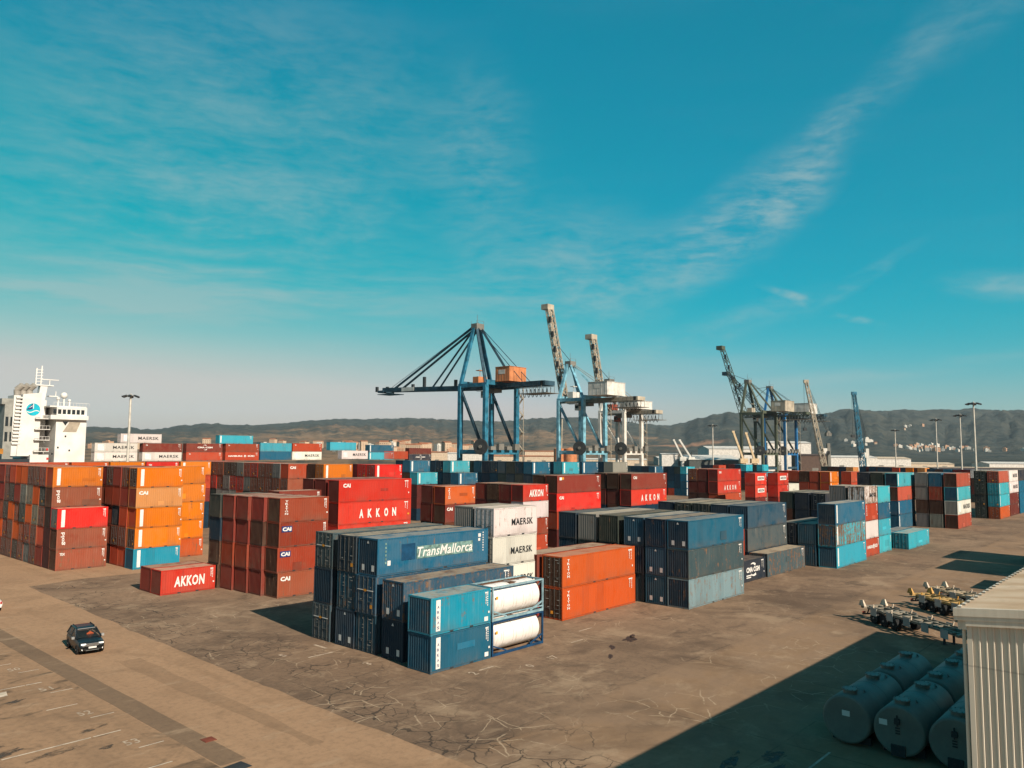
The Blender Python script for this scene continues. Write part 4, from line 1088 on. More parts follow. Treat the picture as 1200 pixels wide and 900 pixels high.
# ------------------------------------------------------------------ warehouse at the right
m, n, b = new_mat('weathered_cladding')
t = n.n('ShaderNodeTexCoord'); x, y, z = n.sep(t.outputs['Object'])
st = n.noise(n.comb(n.math('MULTIPLY', x, 1.5), n.math('MULTIPLY', y, 3.5), n.math('MULTIPLY', z, .12)), 1.0, 5, .65)
c = n.mix(n.math('MULTIPLY', n.ss(st, .45, .72), .45), (.58, .51, .41), (.36, .29, .21))
lap = n.math('SUBTRACT', 1.0, n.ss(n.math('ABSOLUTE', n.math('SUBTRACT', n.math('FRACT', n.math('MULTIPLY', z, .29)), .5)), .004, .012))
c = n.mix(n.math('MULTIPLY', lap, .4), c, (.22, .18, .14))
n.put(b.inputs['Base Color'], c); b.inputs['Roughness'].default_value = .55; b.inputs['Specular IOR Level'].default_value = .2
CLAD = m
m, n, b = new_mat('weathered_roof_sheet')
t = n.n('ShaderNodeTexCoord'); x, y, z = n.sep(t.outputs['Object'])
bands = n.noise(n.comb(n.math('MULTIPLY', x, .5), n.math('MULTIPLY', y, .12), 0.0), 1.0, 4, .6); fi = n.noise(t.outputs['Object'], 1.2, 5, .65)
c = n.mix(n.ss(bands, .38, .62), (.40, .275, .170), (.54, .42, .305)); c = n.mix(n.math('MULTIPLY', n.ss(fi, .5, .75), .4), c, (.25, .18, .12))
n.put(b.inputs['Base Color'], c); b.inputs['Roughness'].default_value = .6
ROOFSHEET = m
EX, EY, EZ = 29.45, 6.66, 10.4
wh = thing('warehouse', 'beige warehouse clad in ribbed metal sheet, cut by the right edge of the photo', 'warehouse', (0, 0, 0))
mb = MB()
xw = EX + .22; y_top = EY - .34
pitch = .205; k = 0; yy = y_top - .12
nrib = 110
pts = [(y_top, xw)]
for k in range(nrib):
    y0 = y_top - .16 - k * pitch
    pts += [(y0, xw), (y0 - .120, xw), (y0 - .140, xw - .045), (y0 - .175, xw - .045), (y0 - .195, xw)]
i = len(mb.v)
for y, x in pts: mb.v += [(x, y, 0.0), (x, y, EZ - .12)]
for k in range(len(pts) - 1): mb.f.append((i + 2 * k, i + 2 * k + 1, i + 2 * k + 3, i + 2 * k + 2)); mb.m.append(0)
ob('ribbed_wall', mb.mesh('ribbed_wall', CLAD), wh)
mb = MB()
mb.quad((xw, y_top, 0), (71.0, y_top, 0), (71.0, y_top, EZ - .05), (xw, y_top, EZ - .05))
mb.quad((71.0, y_top, 0), (71.0, -16, 0), (71.0, -16, EZ + 2), (71.0, y_top, EZ - .05))
mb.quad((71, -16, 0), (xw, -16, 0), (xw, -16, EZ + 2), (71, -16, EZ + 2))
ob('wall', mb.mesh('wall', CLAD), wh)
mb = MB(); mb.box(xw - .055, y_top - .12, 0, xw + .1, y_top + .03, EZ - .2); ob('corner_trim', mb.mesh('corner_trim', CLAD), wh)
SL = .10
mb = MB()
nr = 200; w = (71.3 - EX - .05) / nr; pts = []
for k in range(nr):
    b0 = EX + .05 + k * w; pts += [(b0, 0), (b0 + .13, 0), (b0 + .155, .035), (b0 + .185, .035), (b0 + .21, 0)]
pts.append((71.3, 0)); i = len(mb.v)
for x, d in pts: mb.v += [(x, EY - .06, EZ + .0 + d), (x, -16, EZ + (EY + 16) * SL + d)]
for k in range(len(pts) - 1): mb.f.append((i + 2 * k, i + 2 * k + 1, i + 2 * k + 3, i + 2 * k + 2)); mb.m.append(0)
ob('roof', mb.mesh('roof', ROOFSHEET), wh)
for k in range(26):                                         # capping clips along the eave
    mb = MB() if k == 0 else mb
    x = EX + .30 + k * .62
    mb.box(x, EY - .13, EZ + .0, x + .16, EY + .0, EZ + .07)
ob('eave_clip', mb.mesh('eave_clip', plain('eave_clip_grey', (.20, .16, .12), .5, .3)), wh)
mb = MB(); mb.box(EX + .10, EY - .055, EZ - .16, 71.3, EY + .05, EZ + .03); mb.box(EX + .10, EY - .02, EZ - .20, 71.3, EY + .03, EZ - .155)
ob('gutter', mb.mesh('gutter', plain('gutter_cream', (.56, .49, .39), .45)), wh)
# verge flashing follows the roof slope along the front edge
mb = MB()
def slope_box(x0, x1, y0, y1, za, zb):
    f = lambda y, dz: EZ + (EY - y) * SL + dz
    i = len(mb.v)
    for x in (x0, x1):
        mb.v += [(x, y0, f(y0, za)), (x, y1, f(y1, za)), (x, y1, f(y1, zb)), (x, y0, f(y0, zb))]
    for q in ((0, 1, 2, 3), (7, 6, 5, 4), (0, 4, 5, 1), (1, 5, 6, 2), (2, 6, 7, 3), (3, 7, 4, 0)): mb.f.append(tuple(i + k for k in q)); mb.m.append(0)
slope_box(EX, EX + .10, EY + .04, -16, -.20, .06); slope_box(EX + .03, EX + .13, EY + .03, -16, -.33, -.204); slope_box(EX + .06, EX + .2, EY - .30, -16, -.52, -.334)
ob('verge_flashing', mb.mesh('verge_flashing', CLAD), wh)
mb = MB(); mb.box(EX + .12, EY - .32, EZ - .62, EX + .40, EY - .06, EZ - .22); mb.tube((EX + .30, EY - .20, EZ - .62), (EX + .30, EY - .20, 0), .06, 10)
ob('downpipe', mb.mesh('downpipe', CLAD), wh)

# ------------------------------------------------------------------ steel storage tanks in the warehouse shade
TANKM = plain('grey_green_tank_steel', (.125, .132, .115), .5, .1, .14, .8)
def storage_tank(x0, y, label, lab, kind):
    r = 1.25; L = 6.1
    o = thing('storage_tank', label, 'tank', (x0, y, 0), 0, 'steel storage tanks beside the warehouse')
    c = 1.36
    mb = MB(); mb.lathe((0, 0, c), (1, 0, 0), [(.0, r - .12), (.03, r - .04), (.08, r), (L - .08, r), (L - .03, r - .04), (L, r - .12)], 40)
    me = mb.mesh('shell', TANKM); me.polygons.foreach_set('use_smooth', [len(p.vertices) == 4 for p in me.polygons])
    ob('shell', me, o)
    mb = MB()
    for x in (.9, L - .9):
        mb.box(x - .12, -1.0, 0, x + .12, 1.0, .42)
    ob('saddle', mb.mesh('saddle', DARK), o)
    for x in (.75, 4.55):
        mb = MB(); mb.tube((x, 0, c + r - .06), (x, 0, c + r + .16), .36, 20); mh = ob('manhole', mb.mesh('manhole', TANKM), o)
        mb = MB(); mb.tube((x, 0, c + r + .16), (x, 0, c + r + .21), .43, 20)
        for k in range(10):
            a = k * math.pi / 5; mb.tube((x + .38 * math.cos(a), .38 * math.sin(a), c + r + .21), (x + .38 * math.cos(a), .38 * math.sin(a), c + r + .25), .03, 6)
        ob('lid', mb.mesh('lid', TANKM), mh)
    mb = MB()
    for x in (2.2, 3.4): mb.lathe((x, 0, c), (1, 0, 0), [(0, r + .001), (.01, r + .010), (.05, r + .010), (.06, r + .001)], 40)
    ob('weld_band', mb.mesh('weld_band', TANKM), o)
    for x in (1.5, 5.3):
        mb = MB(); mb.beam((x - .18, -.5, c + r - .12), (x, -.45, c + r + .06), .05); mb.beam((x + .18, -.5, c + r - .12), (x, -.45, c + r + .06), .05); ob('lifting_lug', mb.mesh('lifting_lug', TANKM), o)
    if lab:
        yl = .0 if lab == 1 else .75
        mb = MB(); mb.box(-.012, yl - .2, c + .18, .0, yl + .2, c + .46); ob('data_plate', mb.mesh('data_plate', WHITE), o)
    if kind:
        mb = MB(); mb.box(-.10, -.30, .14, .0, .38, .68); mb.tube((-.14, .05, .36), (-.0, .05, .36), .10, 12); ob('valve_box', mb.mesh('valve_box', DARK), o)
        mb = MB(); mb.tube((-.08, .05, c + .25), (-.08, .05, c + .80), .035, 8); mb.box(-.14, -.08, c + .35, -.0, .18, c + .62)
        for k in range(3): mb.box(-.05, -.06, c + .12 - k * .13, -.0, .16, c + .18 - k * .13)
        ob('level_gauge', mb.mesh('level_gauge', DARK), o)
    return o
nm = [['nearest the yard, its plain end holding one white plate', 'behind the plain ended tank nearest the yard'], ['in the middle row with a black valve box', 'behind the middle tank with the valve box'], ['half hidden by the warehouse corner', 'mostly hidden behind the warehouse corner']]
for r_, y in enumerate((15.35, 12.72, 10.10)):
    for s_ in range(3):
        if (s_ == 2 and r_ == 0) or (r_ == 2 and s_ > 0): continue
        lab = 'grey green steel tank ' + (nm[r_][s_] if s_ < 2 else ['', 'at the far end of the middle row by the wall', 'third in the hidden row beside the wall'][r_])
        storage_tank(44.0 + s_ * 6.55, y, lab, (1 if r_ == 0 else 2) if s_ == 0 and r_ < 2 else 0, s_ == 0 and r_ > 0)
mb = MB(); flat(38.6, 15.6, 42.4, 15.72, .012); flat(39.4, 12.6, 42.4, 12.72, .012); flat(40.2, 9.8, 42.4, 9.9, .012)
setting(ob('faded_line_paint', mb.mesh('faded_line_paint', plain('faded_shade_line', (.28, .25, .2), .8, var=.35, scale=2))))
mb = MB()
for a in ((36.5, 18.6, 2.4, .35, .25, 31), (34.8, 17.2, 1.8, .25, .35, 32), (37.5, 16.6, 1.6, .3, .1, 33), (39.8, 17.6, .9, .5, 0, 34), (33.8, 19.6, 1.5, .3, .3, 35), (31.5, 14.0, .5, .12, 1.2, 36)): blob(*a)
setting(ob('tyre_scrub_mark', mb.mesh('tyre_scrub_mark', stain_mat('tyre_rubber_mark', (.03, .022, .016), 1.3, .40, .60))))

# ------------------------------------------------------------------ terminal trailers
def trailer(x, y, heading, label, col, axle0, wmat):
    o = thing('container_trailer', label, 'trailer', (x, y, 0), heading, 'skeletal container trailers parked by the warehouse')
    Lt = 12.4; zt = 1.32
    mb = MB()
    for s in (-.5, .5):
        mb.box(.2, s - .07, zt - .34, Lt, s + .07, zt)
    for k in range(7): mb.box(.9 + k * 1.8, -.43, zt - .26, 1.05 + k * 1.8, .43, zt - .08)
    ob('chassis', mb.mesh('chassis', wmat), o)
    for k in range(9):
        mb = MB(); xx = 1.2 + k * 1.25; mb.box(xx - .06, -1.15, zt - .14, xx + .06, 1.15, zt - .02); ob('outrigger', mb.mesh('outrigger', wmat), o)
    for s in (-1.08, 1.08):
        mb = MB(); mb.box(.9, s - .05, zt - .16, Lt - 1.0, s + .05, zt + .02); ob('side_rail', mb.mesh('side_rail', wmat), o)
    for k in range(4):
        for s in (-1, 1):
            mb = MB(); xx = 1.6 + k * 2.5; mb.beam((xx, s * 1.0, zt), (xx + .1, s * 1.02, zt + .34), .10, .08); ob('post', mb.mesh('post', col), o)
    for k, xx in enumerate((.25, 3.2, Lt - .3)):
        mb = MB(); mb.box(xx - .16, -1.2, zt - .20, xx + .16, 1.2, zt + .01)
        bl = ob('bolster', mb.mesh('bolster', wmat), o)
        for s in ((-1, 1) if k == 0 else ()):
            mb = MB(); i = 0
            for (dx, z0, z1) in ((-.28, zt + .0, zt + .57),):
                mb.poly([(xx - .45, s * 1.02, zt), (xx + .42, s * 1.02, zt), (xx + .12, s * 1.12, zt + .55), (xx - .26, s * 1.12, zt + .48)])
                mb.poly([(xx + .42, s * 1.26, zt), (xx - .45, s * 1.26, zt), (xx - .26, s * 1.20, zt + .48), (xx + .12, s * 1.20, zt + .55)])
                a = [(xx - .45, zt), (xx + .42, zt), (xx + .12, zt + .55), (xx - .26, zt + .48)]
                lo = [1.02, 1.02, 1.12, 1.12]; hi = [1.26, 1.26, 1.20, 1.20]
                for j in range(4):
                    jj = (j + 1) % 4
                    mb.poly([(a[j][0], s * lo[j], a[j][1]), (a[j][0], s * hi[j], a[j][1]), (a[jj][0], s * hi[jj], a[jj][1]), (a[jj][0], s * lo[jj], a[jj][1])])
            ob('corner_guide', mb.mesh('corner_guide', col), bl)
    for ax in (axle0, axle0 + 1.35, axle0 + 2.7)[: 3 if axle0 < 3 else 2]:
        for s in (-1, 1):
            mb = MB(); mb.lathe((ax, s * .72, .52), (0, s, 0), [(0, .30), (.0, .50), (.05, .52), (.44, .52), (.49, .50), (.49, .30)], 24)
            wl = ob('wheel', mb.mesh('wheel', BLACK), o)
            mb = MB(); mb.lathe((ax, s * 1.12, .52), (0, s, 0), [(0, .30), (.06, .28), (.07, .10), (.13, .09)], 16); ob('rim', mb.mesh('rim', STEEL), wl)
        mb = MB(); mb.tube((ax, -.75, .52), (ax, .75, .52), .07, 8); mb.box(ax - .5, -.56, .62, ax + .5, -.44, zt - .34); mb.box(ax - .5, .44, .62, ax + .5, .56, zt - .34); ob('axle', mb.mesh('axle', DARK), o)
    for s in (-1, 1):
        for k in range(5):
            mb = MB(); xx = 1.5 + k * 2.2; mb.box(xx, s * 1.22 - .015, .72, xx + .85, s * 1.22 + .015, zt + .12); mb.beam((xx + .4, s * .57, zt - .18), (xx + .4, s * 1.22, zt - .1), .07)
            ob('side_guard', mb.mesh('side_guard', plain('pale_guard_plate', (.30, .28, .25), .6)), o)
    mb = MB()
    for s in (-.45, .45): mb.beam((Lt - 2.6, s, zt - .3), (Lt - 2.6, s, .05), .14); mb.box(Lt - 2.78, s - .14, 0, Lt - 2.42, s + .14, .05)
    mb.beam((.15, -1.1, .55), (.15, 1.1, .55), .12)
    for s in (-.6, .6): mb.beam((.15, s, .55), (.4, s, zt - .3), .08)
    ob('landing_gear', mb.mesh('landing_gear', DARK), o)
    mb = MB()
    for s in (-.9, .9): mb.box(.06, s - .16, .62, .10, s + .16, .78)
    ob('tail_light', mb.mesh('tail_light', plain('red_lens', (.30, .02, .015), .3)), o)
    return o
YEL = plain('chrome_yellow_paint', (.42, .22, .05), .6, var=.3, scale=3)
HDG = math.atan2(-.80, -.60)
trailer(78.6, 24.75, HDG, 'skeletal container trailer with white corner guides, nearest the camera', plain('white_guide', (.50, .40, .30), .6, var=.3, scale=3), 1.9, plain('grey_chassis', (.20, .17, .13), .6, .2))
trailer(88.9, 23.3, HDG, 'skeletal container trailer with yellow corner guides, in the middle of three', YEL, 1.9, plain('ochre_chassis', (.30, .19, .07), .6))
trailer(94.3, 23.2, HDG, 'skeletal container trailer with white corner guides, farthest of the three', plain('white_guide', (.50, .40, .30), .6, var=.3, scale=3), 3.2, plain('tan_chassis', (.26, .20, .13), .6))

# ------------------------------------------------------------------ black car on the yard road
def loft(mb, secs, m=0):
    """secs: list of rings of equal length"""
    i = len(mb.v); n = len(secs[0])
    for s in secs: mb.v += [tuple(p) for p in s]
    for j in range(len(secs) - 1):
        for k in range(n):
            l = (k + 1) % n
            mb.f.append((i + j * n + k, i + j * n + l, i + (j + 1) * n + l, i + (j + 1) * n + k)); mb.m.append(m)
    mb.f.append(tuple(i + k for k in reversed(range(n)))); mb.m.append(m)
    o = i + (len(secs) - 1) * n; mb.f.append(tuple(o + k for k in range(n))); mb.m.append(m)
CARP = plain('black_car_paint', (.008, .010, .011), .32, .0, .1)
car = thing('parked_car', 'black compact SUV with roof rails driving on the yard road', 'car', (23.75, 65.6, 0), math.radians(-97))
# car frame: x forward (front at +2.1), y left
def body_sec(x, hw, z0, z1, bel=.0):
    return [(x, -hw * .92, z0), (x, hw * .92, z0), (x, hw, z0 + .25), (x, hw, z1 - .22), (x, hw * .93, z1 - .05), (x, hw * .6, z1), (x, -hw * .6, z1), (x, -hw * .93, z1 - .05), (x, -hw, z1 - .22), (x, -hw, z0 + .25)]
mb = MB(); loft(mb, [body_sec(-2.15, .80, .42, .98), body_sec(-2.0, .90, .30, 1.06), body_sec(-1.0, .91, .26, 1.08), body_sec(.5, .91, .26, 1.07), body_sec(1.0, .91, .26, 1.05), body_sec(1.85, .89, .28, .96), body_sec(2.12, .78, .34, .84), body_sec(2.2, .70, .40, .72)])
me = mb.mesh('body', CARP); ob('body', me, car)
mb = MB()
def cab_sec(x, hw, z): return [(x, -hw, z), (x, hw, z)]
lo = [(-2.0, .86, 1.05), (-1.95, .86, 1.06), (.95, .86, 1.05), (1.0, .84, 1.05)]
top = [(-1.75, .64, 1.58), (-1.2, .66, 1.65), (-.1, .66, 1.66), (.15, .64, 1.62)]
b_ = [(-2.0, -.86, 1.05), (-2.0, .86, 1.05), (.95, .86, 1.05), (.95, -.86, 1.05)]; t_ = [(-1.72, -.65, 1.60), (-1.72, .65, 1.60), (.08, .65, 1.62), (.08, -.65, 1.62)]
# pillars and roof; glass goes between
for k in range(4): mb.beam(b_[k], t_[k], .09)
mb.beam((-.6, .87, 1.05), (-.62, .66, 1.62), .08); mb.beam((-.6, -.87, 1.05), (-.62, -.66, 1.62), .08)
loft(mb, [[(-1.80, -.66, 1.57), (-1.80, .66, 1.57), (-1.76, .60, 1.63), (-1.76, -.60, 1.63)], [(-1.2, -.69, 1.60), (-1.2, .69, 1.60), (-1.2, .60, 1.69), (-1.2, -.60, 1.69)], [(-.3, -.69, 1.60), (-.3, .69, 1.60), (-.3, .60, 1.69), (-.3, -.60, 1.69)], [(.12, -.66, 1.57), (.12, .66, 1.57), (.10, .60, 1.63), (.10, -.60, 1.63)]])
ob('roof', mb.mesh('roof', CARP), car)
m, n, b = new_mat('car_glass'); b.inputs['Base Color'].default_value = (.02, .025, .025, 1); b.inputs['Roughness'].default_value = .03; b.inputs['Alpha'].default_value = .45
MATS['car_glass'] = m
mb = MB(); mb.quad((.93, .80, 1.08), (.93, -.80, 1.08), (.12, -.62, 1.58), (.12, .62, 1.58)); ob('windscreen', mb.mesh('windscreen', m), car)
mb = MB(); mb.quad((-1.98, -.80, 1.08), (-1.98, .80, 1.08), (-1.78, .62, 1.56), (-1.78, -.62, 1.56)); ob('rear_window', mb.mesh('rear_window', GLASS_D), car)
for s in (1, -1):
    mb = MB(); mb.quad((.80, s * .865, 1.08), (-.56, s * .865, 1.08), (-.56, s * .675, 1.57), (.06, s * .665, 1.57)); mb.quad((-.64, s * .865, 1.08), (-1.85, s * .865, 1.08), (-1.65, s * .665, 1.55), (-.64, s * .675, 1.57)); ob('side_window', mb.mesh('side_window', GLASS_D), car)
    mb = MB(); mb.box(-1.5, s * .60 - .02, 1.71, -.1, s * .60 + .02, 1.75); mb.box(-1.5, s * .60 - .02, 1.66, -1.42, s * .60 + .02, 1.72); mb.box(-.18, s * .60 - .02, 1.66, -.1, s * .60 + .02, 1.72); ob('roof_rail', mb.mesh('roof_rail', DARK), car)
    mb = MB(); mb.box(.55, s * .93, 1.02, .75, s * 1.12, 1.18) if s > 0 else mb.box(.55, -1.12, 1.02, .75, -.93, 1.18); ob('mirror', mb.mesh('mirror', plain('mirror_silver', (.35, .35, .34), .3, .5)), car)
    mb = MB(); mb.box(2.00, s * .60 - .17, .77, 2.15, s * .60 + .17, .87); ob('headlight', mb.mesh('headlight', plain('headlamp_lens', (.75, .75, .72), .15)), car)
    mb = MB(); mb.tube((2.10, s * .66, .46), (2.18, s * .66, .46), .07, 12); ob('fog_lamp', mb.mesh('fog_lamp', plain('headlamp_lens', (.75, .75, .72), .15)), car)
    for x in (-1.35, 1.33):
        mb = MB(); mb.lathe((x, s * .72, .34), (0, s, 0), [(0, .2), (.0, .32), (.04, .345), (.19, .345), (.215, .32), (.22, .22)], 24); wl = ob('wheel', mb.mesh('wheel', BLACK), car)
        mb = MB(); mb.lathe((x, s * .90, .34), (0, s, 0), [(0, .22), (.03, .21), (.035, .06), (.05, .05)], 12); ob('rim', mb.mesh('rim', STEEL), wl)
mb = MB()
for k in range(3): mb.box(2.14, -.42, .70 + k * .07, 2.22, .42, .73 + k * .07)
ob('grille', mb.mesh('grille', plain('chrome_trim', (.55, .55, .54), .2, .8)), car)
mb = MB(); mb.box(2.19, -.27, .52, 2.235, .27, .64); ob('number_plate', mb.mesh('number_plate', WHITE), car)
mb = MB(); mb.box(2.12, -.45, .36, 2.21, .45, .39); ob('bumper_trim', mb.mesh('bumper_trim', STEEL), car)
# driver seen through the windscreen
def skin_figure(name, pts, edges, radii, mat, parent):
    me = bpy.data.meshes.new(name); me.from_pydata(pts, edges, []); me.update()
    o = ob(name, me, parent)
    o.modifiers.new('skin', 'SKIN'); sl = me.skin_vertices[0].data
    for v, r in zip(sl, radii): v.radius = (r, r)
    sl[0].use_root = True
    o.modifiers.new('sub', 'SUBSURF').levels = 1
    me.materials.append(mat); return o
drv = thing('person', 'driver in an orange vest at the wheel of the black car', 'person', (0, 0, 0))
drv.parent = None
drv.matrix_world = Matrix.Translation(car.location) @ Matrix.Rotation(math.radians(-97), 4, 'Z')
SKIN = plain('skin', (.30, .17, .11), .5)
HIVIS = plain('orange_vest', (.75, .13, .02), .7)
yd = .36
skin_figure('body', [(-.35, yd, .62), (-.36, yd, .85), (-.34, yd, 1.08), (-.32, yd, 1.22), (-.31, yd, 1.33), (-.30, yd, 1.42), (-.30, yd + .19, 1.10), (-.08, yd + .24, .92), (.22, yd + .12, 1.04), (-.30, yd - .19, 1.10), (-.08, yd - .24, .92), (.22, yd - .12, 1.04), (.1, yd + .12, .62), (.1, yd - .12, .62)],
            [(0, 1), (1, 2), (2, 3), (3, 4), (4, 5), (2, 6), (6, 7), (7, 8), (2, 9), (9, 10), (10, 11), (0, 12), (0, 13)], [.15, .15, .15, .06, .095, .085, .07, .055, .045, .07, .055, .045, .08, .08], HIVIS, drv)
mb = MB(); mb.ball((-.29, yd, 1.37), .105, 12, 8, sz=1.2); mb.box(-.19, yd - .015, 1.34, -.165, yd + .015, 1.39); ob('head', mb.mesh('head', SKIN, True), drv)
mb = MB(); mb.ball((-.31, yd, 1.41), .112, 12, 8); ob('hair', mb.mesh('hair', plain('dark_hair', (.02, .015, .012), .7), True), drv)
mb = MB()
for k in range(16):
    a0, a1 = 2 * math.pi * k / 16, 2 * math.pi * (k + 1) / 16
    f = lambda a: (.26 + .08 * math.sin(a), yd + .18 * math.cos(a), 1.02 + .16 * math.sin(a))
    mb.tube(f(a0), f(a1), .015, 6)
ob('steering_wheel', mb.mesh('steering_wheel', BLACK), car)

# ------------------------------------------------------------------ white pickup leaving the frame at the left edge
tr = thing('pickup_truck', 'white pickup truck with a red light bar, cut off by the left edge', 'truck', (22.95, 88.32, 0), math.radians(83))
WT = plain('white_car_paint', (.60, .58, .54), .3)
mb = MB(); loft(mb, [body_sec(-2.6, .82, .45, 1.0), body_sec(-2.5, .88, .40, 1.05), body_sec(.9, .88, .38, 1.05), body_sec(2.0, .86, .40, 1.0), body_sec(2.4, .78, .45, .85)]); ob('body', mb.mesh('body', WT), tr)
mb = MB(); loft(mb, [[(-.7, -.82, 1.04), (-.7, .82, 1.04), (-.6, .68, 1.70), (-.6, -.68, 1.70)], [(1.3, -.82, 1.02), (1.3, .82, 1.02), (.65, .66, 1.70), (.65, -.66, 1.70)]]); ob('cab', mb.mesh('cab', WT), tr)
mb = MB(); mb.quad((-.72, -.70, 1.12), (-.72, .70, 1.12), (-.64, .62, 1.60), (-.64, -.62, 1.60)); ob('rear_window', mb.mesh('rear_window', GLASS_D), tr)
for s in (1, -1):
    mb = MB(); mb.quad((1.0, s * .84, 1.10), (-.5, s * .84, 1.10), (-.48, s * .72, 1.6), (.6, s * .72, 1.6)); ob('side_window', mb.mesh('side_window', GLASS_D), tr)
    mb = MB(); mb.box(-2.66, s * .74 - .08, .78, -2.58, s * .74 + .08, 1.0); ob('tail_light', mb.mesh('tail_light', plain('red_lens', (.30, .02, .015), .3)), tr)
    for x in (-1.6, 1.6):
        mb = MB(); mb.lathe((x, s * .68, .38), (0, s, 0), [(0, .2), (.0, .36), (.04, .38), (.2, .38), (.22, .2)], 20); ob('wheel', mb.mesh('wheel', BLACK), tr)
mb = MB(); mb.box(-.1, -.55, 1.71, .15, .55, 1.84); ob('light_bar', mb.mesh('light_bar', plain('red_lens', (.30, .02, .015), .3)), tr)
mb = MB(); mb.box(-2.68, -.26, .60, -2.63, .26, .72); ob('number_plate', mb.mesh('number_plate', AMBER), tr)
# ------------------------------------------------------------------ ship-to-shore cranes
CBLUE = plain('crane_blue', (.018, .105, .165), .5, 0, .45, .35)
CDBLUE = plain('crane_dark_blue', (.018, .042, .060), .5, 0, .45, .35)
CSKY = plain('crane_light_blue', (.12, .27, .34), .5, 0, .40, .35)
CGREY = plain('crane_grey', (.13, .125, .11), .6, .1, .25, .2)
CBEIGE = plain('crane_beige', (.30, .26, .20), .6, 0, .25, .2)
CWHITE = plain('crane_white', (.46, .44, .40), .5, 0, .2, .3)
COLIVE = plain('crane_olive', (.055, .065, .045), .6, 0, .25, .15)
def sts_crane(X, label, leg, boomc, house, zb, zap, boom_up, hw=9.7, reach=66.0, back=29.0, gauge=15.0, lean=75.0, up_len=47.0, housec=None, lattice=False, y0=224.0, house_box=(-9, 0, -5, 5, 6.0), brace=None, bw=1.9):
    o = thing('quay_crane', label, 'crane', (X, y0, 0), 0, 'ship to shore cranes along the quay')
    brace = brace or leg
    part = lambda nm, mb, mt, par=None: ob(nm, mb.mesh(nm, mt), par or o)
    g = gauge
    for sx in (-1, 1):
        for y in (0, g):
            mb = MB(); mb.beam((sx * hw, y, 2.2), (sx * hw, y, zb), 2.0, 1.5, up=(0, 1, 0)); part('leg', mb, leg)
            mb = MB(); mb.box(sx * hw - 4.2, y - .7, .8, sx * hw + 4.2, y + .7, 2.4)
            for k in range(6): mb.tube((sx * hw - 3.8 + k * 1.5, y - .3, .5), (sx * hw - 3.8 + k * 1.5, y + .3, .5), .5, 10)
            part('bogie', mb, CDBLUE)
        mb = MB(); mb.beam((sx * hw, g - .4, zb - 2), (sx * hw, .6, 15.0), 1.0, 1.0); part('brace', mb, brace)
        mb = MB(); mb.beam((sx * hw, -.6, 15.0), (sx * hw, g + .6, 15.0), 1.4, 1.8); part('portal_beam', mb, leg)
        mb = MB(); mb.beam((sx * hw, -1.0, zb + .2), (sx * hw, g + 1.0, zb + .2), 1.2, 1.6); part('side_girder', mb, leg)
        mb = MB(); mb.beam((sx * hw, g, zb + .5), (sx * 1.2, g + .2, zap), 1.5, 1.2); part('apex_strut', mb, leg)
        mb = MB(); mb.beam((sx * hw, 0, zb + .5), (sx * 1.2, g - .8, zap - 1), 1.1, 1.0); part('back_strut', mb, brace)
    for y in (0, g):
        mb = MB(); mb.beam((-hw, y, zb + 1.2), (hw, y, zb + 1.2), 1.5, 2.0); part('cross_beam', mb, leg)
        mb = MB(); mb.beam((-hw, y, 5.2), (hw, y, 5.2), 1.2, 1.6); part('sill_beam', mb, CDBLUE)
    mb = MB(); mb.beam((-hw, 0, 15.0), (hw, 0, 15.0), 1.3, 1.8); part('portal_beam', mb, leg)
    # trolley girders and boom
    yb = g + 3.5
    mb = MB()
    for s in (-2.6, 2.6):
        if lattice: mb.lattice((s, -back, zb - .6), (s, yb, zb - .6), 1.2, 2.6, 14, .28)
        else: mb.beam((s, -back, zb), (s, yb, zb), 1.2, bw)
    for k in range(8): y = -back + k * (back + yb) / 7; mb.beam((-2.6, y, zb + .4), (2.6, y, zb + .4), .5, .7)
    mb.box(-3.2, -back - 1.0, zb - .9, 3.2, -back + 1.4, zb + .9)
    part('trolley_girder', mb, boomc)
    mb = MB()
    for s in (-3.9, 3.9):
        mb.box(s - .5, -back, zb - 1.15, s + .5, yb, zb - 1.05)
        for z in (zb - .2, zb + .4): mb.beam((s, -back, z), (s, yb, z), .08)
        for k in range(20): y = -back + k * (back + yb) / 19; mb.beam((s, y, zb - 1.1), (s, y, zb + .4), .08)
    part('walkway', mb, DARK)
    if not boom_up:
        mb = MB()
        for s in (-2.6, 2.6): mb.beam((s, yb, zb), (s, g + reach, zb + 1.8), 1.2, bw)
        for k in range(10):
            y = yb + k * (g + reach - yb) / 9; z = zb + 1.8 * k / 9; mb.beam((-2.6, y, z), (2.6, y, z), .4, .6)
        mb.box(-3.4, g + reach - 1, zb + .4, 3.4, g + reach + 3.4, zb + 1.5); mb.box(-3.8, g + reach - 8, zb - .6, 3.8, g + reach + 3, zb - .3)
        bo = part('boom', mb, boomc)
        mb = MB(); mb.box(-3.3, g + 38, zb + .3, -3.22, g + 47, zb + 2.1); part('name_board', mb, CWHITE, bo)
        mb = MB()
        for y, h in ((g + 10, 3), (g + 31, 5.5), (g + 39, 2.5), (g + 58, 2.2), (g + 66, 2.5)): mb.box(-2.9, y, zb + 1, -1.9, y + 1.3, zb + 1 + h)
        part('boom_fitting', mb, DARK, bo)
        for s in (-1.6, 1.6):
            mb = MB(); mb.beam((s * .7, g + .4, zap - .5), (s * 1.4, g + 53, zb + 2.2), .75); part('forestay', mb, boomc)
            mb = MB(); mb.beam((s * .7, g + .4, zap - 1.5), (s * 1.4, g + 26, zb + 1.4), .60); part('forestay', mb, boomc)
        mb = MB()
        for s in (-.8, .8): mb.tube((s, g + .4, zap), (s, g + 58, zb + 2.5), .10, 5)
        part('hoist_rope', mb, DARK)
    else:
